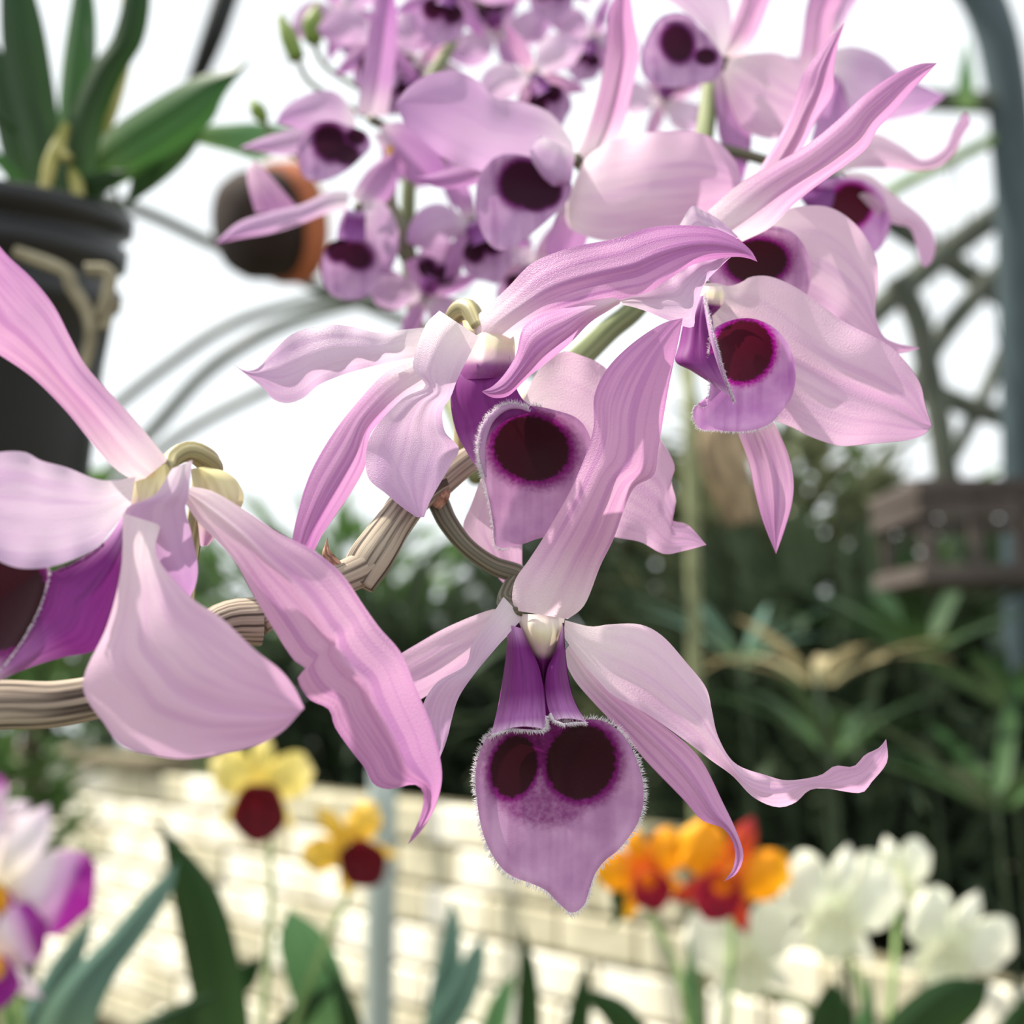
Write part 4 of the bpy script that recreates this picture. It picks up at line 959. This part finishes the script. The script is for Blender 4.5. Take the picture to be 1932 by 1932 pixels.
lipL, rimL2, cenL = blob('lip', Lf, M['lip'],
      [(90, 1072), (80, 1130), (52, 1190), (20, 1238), (-10, 1270), (-60, 1300), (-120, 1290), (-170, 1220), (-180, 1130), (-140, 1070), (-60, 1050), (20, 1052), (60, 1058)],
      (-50, 1170), 160, cup=6, tilt=(-1, 0), roll=1.0, eyes=[(10, 1135, 78, 98, 20)])
petal('lip_side_lobe', Lf, M['tube'],
      [(234, 972), (190, 1028), (112, 1075), (88, 1078), (80, 1130), (52, 1190), (18, 1240), (-20, 1275)],
      [(252, 985), (240, 1050), (225, 1110), (202, 1180), (180, 1226), (120, 1240), (60, 1258), (-15, 1290)],
      [168, 165, 162, 161, 161], cl=[1, 1, 0, 0, 0], cr=[3, 4, 4, 3, 1], p=1.8, nu=19)
fringe('lip_fringe', lipL, M['hair'], np.vstack([rimL2, rimL2[:1]]), cenL, 0.0006, 300, 0.00005, 0.8, seed=10, lo=0.0, hi=0.5)
drk = PA(np.array([110., 135, 160, 182, 196]), np.array([1080., 1070, 1057, 1042, 1028]), np.array([.1605, .161, .1615, .162, .163]))
fringe('lobe_fringe', lipL, M['hair_d'], drk, PA(140, 1120, 0.162), 0.0007, 200, 0.00006, 1.5, seed=12)
petal('column', Lf, M['spur'], [(246, 896), (238, 930), (236, 975)], [(325, 872), (318, 925), (300, 975)], [171.5, 170.5, 170], c=2, p=2, nv=14)
tube('ovary', Lf, M['ovary'], [(318, 885, 0.173), (325, 866, 0.176), (350, 852, 0.178), (378, 860, 0.18), (398, 885, 0.184), (380, 940, 0.19), (360, 1040, 0.19), (350, 1150, 0.184)], [0.0012, 0.0016, 0.0019, 0.0019, 0.0017, 0.0015, 0.0014, 0.0014], 18, ridge=0.09, ridges=7)
petal('spur', Lf, M['spur'], [(360, 885), (362, 905), (362, 935), (372, 980), (378, 1030)], [(385, 880), (425, 890), (452, 915), (456, 955), (392, 1030)], [175, 174, 174, 175, 177], c=[3, 4, 4, 2], p=2, nv=28)

# ------------------------------------------------------------------ the cane the flowers grow on
cane = thing('orchid_cane', 'grey brown woody orchid cane with papery sheaths slanting up between the pink flowers', 'stem', P(-60, 1335, 0.168))
tube('internode', cane, M['cane'], [(-120, 1340, 0.166), (0, 1330, 0.169), (110, 1328, 0.172), (230, 1300, 0.176), (340, 1240, 0.18), (420, 1180, 0.1835), (490, 1172, 0.186)], [0.0038, 0.0038, 0.0036, 0.0034, 0.0034, 0.0036, 0.0042], 20, ridge=0.012, ridges=9)
tube('internode', cane, M['sheath'], [(485, 1170, 0.1855), (540, 1135, 0.189), (610, 1105, 0.192), (665, 1082, 0.1945), (695, 1066, 0.196)], [0.0028, 0.0027, 0.0027, 0.0030, 0.0032], 20, ridge=0.018, ridges=11)
tube('internode', cane, M['cane'], [(672, 1100, 0.1955), (690, 1068, 0.1965), (715, 1030, 0.1985), (745, 985, 0.201), (775, 945, 0.203), (812, 915, 0.205), (830, 905, 0.206)], [0.0034, 0.0040, 0.0038, 0.0034, 0.0034, 0.0032, 0.0030], 20, ridge=0.012, ridges=7)
tube('internode', cane, M['sheath'], [(820, 918, 0.2055), (860, 885, 0.209), (920, 840, 0.218), (1000, 765, 0.228), (1060, 710, 0.236)], [0.0029, 0.0026, 0.0026, 0.0026, 0.0027], 16, ridge=0.03)
tube('internode', cane, M['cane_g'], [(1050, 715, 0.2355), (1105, 665, 0.242), (1150, 622, 0.247), (1200, 580, 0.252), (1260, 500, 0.262)], [0.0028, 0.0026, 0.0025, 0.0025, 0.0026], 16, ridge=0.03)
tube('internode', cane, M['cane_g'], [(1255, 505, 0.2615), (1300, 400, 0.275), (1330, 250, 0.30), (1345, 100, 0.33), (1350, -60, 0.36)], [0.0027, 0.0026, 0.0026, 0.0025, 0.0024], 16, ridge=0.03)
petal('bract', cane, M['bract'], [(618, 1012), (612, 1030), (608, 1048), (622, 1066), (640, 1070)], [(618, 1012), (620, 1030), (626, 1042), (636, 1052), (648, 1066)], [193, 191.5, 192], c=0.6, nv=18, nu=9)
petal('bract', cane, M['bract'], [(836, 908), (822, 918), (812, 936), (808, 950)], [(848, 916), (850, 930), (845, 945), (830, 962)], [204.5, 203, 203.5], c=1.2, nv=16, nu=9)
# ------------------------------------------------------------------ the spray: flowers farther back
D_ = flower('pale orchid half hidden behind the magenta rimmed one, only its dark eye showing', 1400, 440, 232)
petal('dorsal_sepal', D_, M['sepal2'],
      [(1395, 372), (1450, 291), (1486, 227), (1506, 170), (1518, 134), (1555, 85), (1594, 42)],
      [(1440, 400), (1514, 279), (1539, 227), (1571, 178), (1573, 134), (1580, 89), (1594, 42)],
      [234, 228, 224, 222], c=[1, 2.5, 2, 0], rib=-0.8)
petal('petal', D_, M['petal2'],
      [(1440, 455), (1460, 415), (1483, 396), (1522, 388), (1560, 390), (1594, 406), (1627, 438), (1653, 487), (1657, 533), (1652, 590), (1664, 630), (1688, 646), (1736, 657)],
      [(1440, 500), (1480, 560), (1540, 600), (1600, 632), (1650, 655), (1690, 668), (1736, 657)],
      [230, 226, 225, 224, 224], c=[0, 2, 2.5, 1, 0], nv=52, nu=19, ruf=0.6, rufn=4)
blob('lip', D_, M['lip'], [(1335, 470), (1375, 435), (1435, 424), (1495, 438), (1528, 490), (1520, 560), (1460, 600), (1390, 590), (1340, 540)], (1430, 505), 221, cup=4, eyes=[(1428, 493, 60, 42, -5)])
petal('lateral_sepal', D_, M['sepalb'], [(1380, 440), (1400, 500), (1390, 560), (1380, 620)], [(1420, 440), (1450, 500), (1440, 570), (1380, 620)], [236, 238, 240], c=1.5)
petal('petal', D_, M['petal'], [(1390, 400), (1350, 420), (1320, 450), (1300, 500)], [(1410, 440), (1380, 470), (1350, 500), (1300, 500)], [236, 238, 240], c=1.5)
tube('pedicel', D_, M['pedicel'], [(1400, 435, 0.236), (1370, 440, 0.25), (1330, 430, 0.265), (1298, 410, 0.275)], [0.0016] * 4, 10)

E = flower('pale lilac orchid above the middle with a dark heart shaped eye and domed right petal', 1085, 300, 270)
petal('dorsal_sepal', E, M['sepal2'],
      [(1085, 300), (1110, 240), (1130, 170), (1142, 100), (1148, 30), (1165, -20), (1172, -60)],
      [(1150, 300), (1175, 240), (1195, 160), (1206, 100), (1196, 40), (1188, -10), (1172, -60)],
      [272, 268, 264, 260], c=[2, 3, 2.5, 0], rib=-1)
petal('petal', E, M['petalb'],
      [(1080, 268), (1040, 215), (985, 192), (935, 185), (905, 155), (860, 134), (810, 140), (770, 165), (747, 195)],
      [(1085, 302), (1040, 318), (980, 330), (920, 325), (870, 312), (830, 292), (790, 258), (765, 235), (747, 195)],
      [270, 266, 263, 262, 264], c=[0, 2, 2.5, 2, 0], ruf=1.0, rufn=3, nv=48)
petal('petal', E, M['petal2'],
      [(1085, 340), (1105, 300), (1150, 268), (1210, 252), (1280, 247), (1340, 258), (1385, 300), (1402, 350)],
      [(1068, 385), (1075, 430), (1140, 455), (1210, 450), (1280, 440), (1340, 425), (1385, 390), (1402, 350)],
      [266, 258, 252, 252, 256], c=[0, 3, 4, 3, 0], p=2, nv=48, ruf=0.6)
blob('lip', E, M['lipb'], [(930, 300), (965, 290), (1010, 300), (1050, 320), (1078, 345), (1070, 380), (1040, 410), (1005, 440), (970, 466), (935, 470), (910, 440), (898, 395), (902, 340)], (985, 365), 259, cup=6, eyes=[(985, 346, 42, 44, 20), (1032, 362, 26, 28, 0), (1005, 372, 34, 24, 15)])
petal('lip_side_lobe', E, M['petalb'], [(1020, 255), (1000, 290), (1020, 330), (1040, 350)], [(1085, 290), (1080, 330), (1075, 345), (1050, 352)], [262, 258, 258], c=2, p=2)
petal('lateral_sepal', E, M['sepalb'], [(920, 300), (870, 310), (810, 330), (780, 335)], [(940, 330), (890, 350), (830, 355), (780, 335)], [272, 274, 276], c=1.5)
petal('lateral_sepal', E, M['sepalb'], [(1060, 380), (1040, 430), (1030, 470), (1050, 520)], [(1100, 390), (1110, 440), (1090, 490), (1050, 520)], [270, 273, 276], c=1.5)
tube('pedicel', E, M['pedicel'], [(1085, 300, 0.272), (1120, 330, 0.285), (1200, 350, 0.292), (1312, 335, 0.287)], [0.0016] * 4, 10)

Ff = flower('small lilac orchid upper left with a straight upright sepal above its dark eye', 700, 225, 330)
petal('dorsal_sepal', Ff, M['sepalb'], [(672, 215), (682, 150), (690, 90), (700, 40), (720, 0), (735, -40)], [(730, 220), (742, 150), (748, 90), (750, 40), (746, 0), (735, -40)], [332, 328, 324], c=[1, 2.5, 0], rib=-0.8)
petal('petal', Ff, M['petalb'], [(668, 210), (640, 178), (610, 170), (570, 182), (535, 205), (520, 232)], [(672, 240), (640, 252), (600, 250), (560, 242), (520, 232)], [330, 326, 326], c=[0, 2, 0])
petal('lateral_sepal', Ff, M['petalb'], [(600, 232), (540, 245), (490, 262), (450, 280)], [(610, 255), (580, 285), (530, 292), (450, 280)], [336, 338, 340], c=1.5)
blob('lip', Ff, M['lipb'], [(590, 235), (625, 228), (660, 238), (690, 250), (700, 275), (680, 300), (650, 325), (610, 342), (575, 335), (562, 300), (565, 260)], (630, 280), 322, cup=6, eyes=[(622, 268, 30, 36, -15), (652, 290, 26, 20, 20), (672, 258, 18, 16, 0)])
petal('petal', Ff, M['sepalb'], [(720, 235), (760, 230), (800, 250), (830, 290), (845, 340)], [(715, 270), (745, 320), (780, 345), (815, 350), (845, 340)], [332, 334, 338], c=[0, 2, 0])
petal('lateral_sepal', Ff, M['sepalb'], [(705, 250), (720, 290), (712, 330), (700, 360)], [(735, 255), (760, 290), (745, 340), (700, 360)], [338, 340, 342], c=1.5)
tube('pedicel', Ff, M['pedicel'], [(700, 225, 0.333), (740, 250, 0.345), (770, 300, 0.352)], [0.0015] * 3, 8)

G = flower('small lilac orchid left of the grey shoot, its narrow sepal stretched to the left', 665, 390, 325)
petal('lateral_sepal', G, M['petalb'], [(660, 360), (620, 362), (570, 385), (510, 400), (450, 420), (405, 460)], [(655, 395), (610, 405), (560, 425), (510, 440), (450, 450), (405, 460)], [324, 322, 322], c=1.5)
petal('petal', G, M['sepal2'], [(480, 300), (466, 325), (470, 360), (482, 402)], [(480, 300), (505, 325), (535, 360), (565, 395)], [330, 326, 324], c=[0, 1.5, 2])
petal('petal', G, M['petalb'], [(685, 385), (720, 380), (748, 420), (752, 470), (735, 520)], [(680, 420), (685, 450), (695, 490), (710, 515), (735, 520)], [322, 324, 326], c=[0, 2, 0])
petal('dorsal_sepal', G, M['sepalb'], [(662, 370), (680, 340), (700, 315), (735, 290), (745, 285)], [(700, 395), (730, 380), (748, 350), (752, 310), (745, 285)], [326, 328, 330], c=1.5)
blob('lip', G, M['lipb'], [(640, 450), (665, 440), (690, 450), (712, 470), (722, 500), (715, 535), (690, 560), (655, 566), (625, 555), (607, 525), (607, 490), (618, 462)], (665, 505), 320, cup=6, eyes=[(672, 482, 32, 24, 25), (638, 470, 22, 24, 0)])
petal('lip_side_lobe', G, M['tubeb'], [(650, 395), (640, 420), (635, 450)], [(690, 400), (690, 425), (690, 455)], [320, 318, 317], c=2, p=2)
tube('pedicel', G, M['pedicel'], [(675, 390, 0.328), (710, 400, 0.34), (750, 400, 0.35)], [0.0015] * 3, 8)

H = flower('pale orchid at top right of centre with one round purple eye', 1365, 105, 300)
blob('lip', H, M['lipb'], [(1225, 60), (1250, 30), (1290, 25), (1320, 50), (1350, 85), (1365, 115), (1350, 150), (1310, 160), (1260, 165), (1220, 150), (1208, 110)], (1280, 100), 292, cup=6, eyes=[(1278, 82, 30, 36, -20), (1332, 107, 20, 15, 0)])
petal('petal', H, M['petal'], [(1350, 110), (1330, 60), (1300, 30), (1260, 0), (1210, -20), (1180, -40)], [(1370, 100), (1380, 60), (1375, 0), (1340, -50), (1270, -60), (1180, -40)], [300, 298, 298], c=[0, 2, 0])
petal('dorsal_sepal', H, M['sepal2'], [(1350, 105), (1375, 60), (1395, 10), (1415, -40), (1440, -70)], [(1402, 110), (1430, 60), (1450, 10), (1465, -30), (1440, -70)], [302, 298, 296], c=[1, 2, 0])
petal('petal', H, M['petal2'], [(1375, 110), (1430, 100), (1480, 105), (1530, 150), (1545, 220)], [(1365, 140), (1375, 190), (1400, 240), (1450, 262), (1500, 250), (1545, 220)], [302, 300, 304], c=[0, 2.5, 0])
petal('lateral_sepal', H, M['sepalb'], [(1345, 130), (1350, 200), (1360, 270), (1400, 350)], [(1395, 140), (1410, 200), (1418, 270), (1400, 350)], [304, 304, 306], c=1.5)
tube('pedicel', H, M['pedicel'], [(1365, 108, 0.304), (1362, 140, 0.315), (1345, 150, 0.322)], [0.0015] * 3, 8)

I_ = flower('orchid at the far right with a rose red eye and a drooping curled sepal', 1575, 345, 300)
blob('lip', I_, M['lipc'], [(1540, 350), (1580, 335), (1630, 340), (1665, 370), (1680, 420), (1660, 470), (1625, 480), (1585, 450), (1555, 410), (1535, 380)], (1610, 400), 292, cup=5, eyes=[(1605, 388, 40, 42, 20), (1540, 375, 30, 20, 0)])
petal('lip_side_lobe', I_, M['tubeb'], [(1500, 345), (1510, 375), (1530, 400)], [(1560, 335), (1575, 360), (1570, 390)], [296, 292, 292], c=2, p=2)
petal('lateral_sepal', I_, M['petal2'], [(1590, 325), (1640, 330), (1690, 370), (1740, 410), (1764, 450), (1760, 490), (1745, 505)], [(1600, 345), (1640, 390), (1680, 420), (1715, 430), (1728, 460), (1735, 490), (1745, 505)], [296, 292, 290], c=[0, 1.5, 1.5, 0])
petal('petal', I_, M['petal2'], [(1560, 290), (1600, 262), (1650, 252), (1700, 275), (1740, 300), (1780, 280), (1800, 240), (1822, 212), (1832, 232)], [(1560, 330), (1620, 318), (1680, 318), (1730, 322), (1770, 315), (1800, 290), (1815, 260), (1832, 232)], [296, 294, 294], c=[0, 1.5, 0.5, 0], nv=48)
petal('dorsal_sepal', I_, M['sepalb'], [(1540, 320), (1530, 270), (1545, 220), (1580, 150)], [(1575, 320), (1600, 270), (1600, 220), (1580, 150)], [300, 302, 304], c=1.5)
tube('pedicel', I_, M['pedicel'], [(1565, 335, 0.30), (1500, 320, 0.305), (1400, 290, 0.30), (1325, 275, 0.296)], [0.0015] * 4, 8)

J = flower('pale orchid behind the long spiky sepals with a wide rounded right petal', 1560, 130, 330)
petal('petal', J, M['petalb'], [(1565, 95), (1610, 88), (1660, 105), (1700, 140), (1750, 165), (1785, 180)], [(1570, 170), (1600, 215), (1650, 230), (1700, 222), (1745, 210), (1785, 180)], [330, 326, 328], c=[0, 2, 0])
petal('dorsal_sepal', J, M['sepal2'], [(1500, 150), (1512, 80), (1520, 20), (1535, -30), (1560, -70)], [(1572, 150), (1572, 80), (1575, 30), (1590, -10), (1560, -70)], [326, 322, 320], c=1.5, rib=-0.8)
petal('dorsal_sepal', J, M['petalb'], [(1560, 60), (1575, 20), (1590, -20), (1620, -60)], [(1585, 70), (1600, 30), (1620, -10), (1620, -60)], [332, 330, 330], c=1)
petal('petal', J, M['petalb'], [(1520, 105), (1470, 110), (1420, 130), (1390, 180)], [(1530, 160), (1480, 200), (1430, 220), (1390, 180)], [334, 336, 338], c=1.5)
blob('lip', J, M['lipb'], [(1545, 150), (1575, 140), (1595, 170), (1600, 220), (1585, 260), (1555, 270), (1535, 230), (1535, 185)], (1567, 205), 324, cup=5, eyes=[(1566, 195, 14, 22, 0)])
tube('pedicel', J, M['pedicel'], [(1545, 135, 0.334), (1480, 130, 0.34), (1400, 110, 0.335), (1345, 90, 0.332)], [0.0015] * 4, 8)

# --- small far flowers of the spray, shaped alike and each turned its own way
def back_flower(label, x, y, size, ang, d, tone=0, lean=0.0):
    f = flower(label, x, y, d)
    a = math.radians(ang); ca, sa = math.cos(a), math.sin(a)
    s = size / 100.0
    def T(pts): return [(x + s * (px * ca - py * sa), y + s * (px * sa + py * ca)) for px, py in pts]
    pm = M['petalb'] if tone == 0 else M['petal']
    sm = M['sepalb'] if tone == 0 else M['sepal2']
    petal('dorsal_sepal', f, sm, T([(-9, 0), (-17, -35), (-16, -70), (-8, -100), (0, -120)]), T([(9, 0), (17, -35), (16, -70), (8, -100), (0, -120)]), [d, d - 3 + lean, d - 4 + lean], c=[1, 2, 0], nv=24, nu=9)
    for sg in (-1, 1):
        petal('petal', f, pm, T([(sg * 6, -6), (sg * 40, -48), (sg * 80, -52), (sg * 110, -30), (sg * 124, -8)]), T([(sg * 6, 8), (sg * 40, 18), (sg * 80, 22), (sg * 108, 10), (sg * 124, -8)]), [d, d - 2, d + 2], c=[0, 2.5, 0], nv=26, nu=11, ruf=0.6, rufn=2)
        petal('lateral_sepal', f, sm, T([(sg * 8, 4), (sg * 34, 14), (sg * 62, 42), (sg * 86, 84)]), T([(sg * 2, 12), (sg * 16, 40), (sg * 46, 70), (sg * 86, 84)]), [d + 1, d + 2, d + 3], c=[0, 1.6, 0], nv=22, nu=9)
    ex = T([(-17, 52), (18, 50)])
    blob('lip', f, M['lipb'], T([(-30, 40), (0, 32), (30, 40), (46, 66), (40, 96), (18, 112), (0, 124), (-18, 112), (-40, 96), (-46, 66)]), T([(0, 74)])[0], d - 7, cup=6, eyes=[(ex[0][0], ex[0][1], 19 * s, 22 * s, ang), (ex[1][0], ex[1][1], 19 * s, 22 * s, ang)], nr=16, na=56)
    petal('lip_side_lobe', f, M['tubeb'], T([(-14, 2), (-20, 24), (-26, 44)]), T([(14, 2), (20, 24), (26, 44)]), [d - 2, d - 6, d - 8], c=[3, 5, 5], p=2, nv=14, nu=9)
    tube('pedicel', f, M['pedicel'], [(x, y, d / 1000.), (x + 20, y + 30, d / 1000. + 0.014), (x + 60, y + 40, d / 1000. + 0.03)], [0.0015] * 3, 8)
    return f

BACK = [
    ('rosy orchid at top centre, its small eye just left of a tall pink sepal', 1005, 140, 92, -28, 350, 1),
    ('orchid cut by the top edge left of centre, eye beside a broad sepal', 850, -35, 105, 15, 370, 0),
    ('orchid cut by the top edge right of the middle, only the lower half showing', 1040, -70, 92, 0, 400, 1),
    ('lilac orchid behind the upright sepal at upper left, eyes peeping out either side', 715, 70, 95, 4, 370, 0),
    ('mauve orchid low behind the arching sepal with a violet smudged eye', 890, 415, 105, -22, 330, 0),
    ('mauve orchid under the grey shoot, facing away to the left', 800, 560, 95, 205, 345, 0),
    ('small far orchid at the top, left of the tall pink sepal', 1120, 70, 75, 20, 420, 0),
    ('far orchid high behind the domed petal, in the gap right of the tall pink sepal', 940, 60, 88, 160, 430, 0),
    ('far mauve orchid filling the space between the heart eyed flower and the shoot', 840, 300, 84, 170, 380, 0),
    ('faint far orchid at the top left end of the spray beside green buds', 645, 20, 85, -30, 410, 0),
    ('pale far orchid under the domed petal, mostly hidden by the arching sepal', 1010, 500, 90, 30, 350, 1),
    ('pale far orchid in the gap right of the tall pink sepal at the top', 1250, 190, 80, 200, 430, 1),
    ('lilac far orchid between the upright sepal and the broad pale petal at upper left', 790, 130, 85, 35, 400, 1),
]
for a in BACK:
    back_flower(a[0], a[1], a[2], a[3], a[4], a[5], a[6])

# --- far canes, the grey shoot and the green buds
far = thing('orchid_cane', 'far olive orchid cane running up through the small back flowers', 'stem', P(780, 640, 0.36))
tube('internode', far, M['cane_g'], [(900, 900, 0.30), (860, 780, 0.33), (800, 660, 0.355), (775, 540, 0.362), (770, 400, 0.362), (775, 300, 0.364)], [0.0028, 0.0027, 0.0026, 0.0026, 0.0025, 0.0024], 12)
tube('internode', far, M['cane_g'], [(775, 310, 0.3635), (800, 180, 0.38), (860, 60, 0.41), (900, -80, 0.44)], [0.0026, 0.0024, 0.0023, 0.002], 12)
sh = thing('orchid_shoot', 'grey green withered shoot tip with an orange point amid the small flowers', 'shoot', P(762, 490, 0.335))
M['shoot'] = grad_mat('shoot_grey', [(0.0, '6b6a58'), (0.5, '7c7b66'), (1.0, '5f5c48')], 6, 4, 0.4, 0.7, 0.0, '3b3a30')
tube('stalk', sh, M['shoot'], [(772, 490, 0.337), (755, 440, 0.335), (735, 390, 0.334), (740, 340, 0.333), (740, 318, 0.333)], [0.0026, 0.0035, 0.0031, 0.0019, 0.0014], 12)
M['shoot_tip'] = plain_mat('shoot_tip_orange', 'b5812a', 'd9a545', 5, 2, 0.6, 0.2, 0.0003)
tube('point', sh, M['shoot_tip'], [(741, 325, 0.333), (738, 300, 0.332), (735, 276, 0.332)], [0.0017, 0.0016, 0.0008], 10)
M['bud'] = grad_mat('bud_green', [(0.0, '7f9a4a'), (0.6, 'c6c98a'), (1.0, 'd9a9c4')], 8, 2, 0.2, 0.5, 0.25, '5d7a30')
def bud(label, pts, d, w):
    o = thing('orchid_bud', label, 'bud', P(*pts[0], d), 'green buds at the left end of the spray')
    n = len(pts)
    tube('bud_sheath', o, M['bud'], [(p[0], p[1], d) for p in pts], w, 10)
    tube('stalk', o, M['cane_g'], [(pts[0][0], pts[0][1], d), (pts[0][0] + 30, pts[0][1] + 50, d + 0.03), (pts[0][0] + 130, pts[0][1] + 110, d + 0.05)], [0.001, 0.001, 0.0012], 8)
    return o
bud('slim green bud leaning left at the upper left of the spray', [(560, 110), (545, 70), (528, 30)], 0.40, [0.003, 0.0032, 0.001])
bud('yellow green bud pointing up just right of the slim leaning bud', [(590, 80), (592, 50), (600, 10)], 0.41, [0.003, 0.0042, 0.0012])
bud('tiny pink tipped bud left of the small lilac flower', [(498, 226), (486, 208), (474, 188)], 0.42, [0.0022, 0.003, 0.0008])
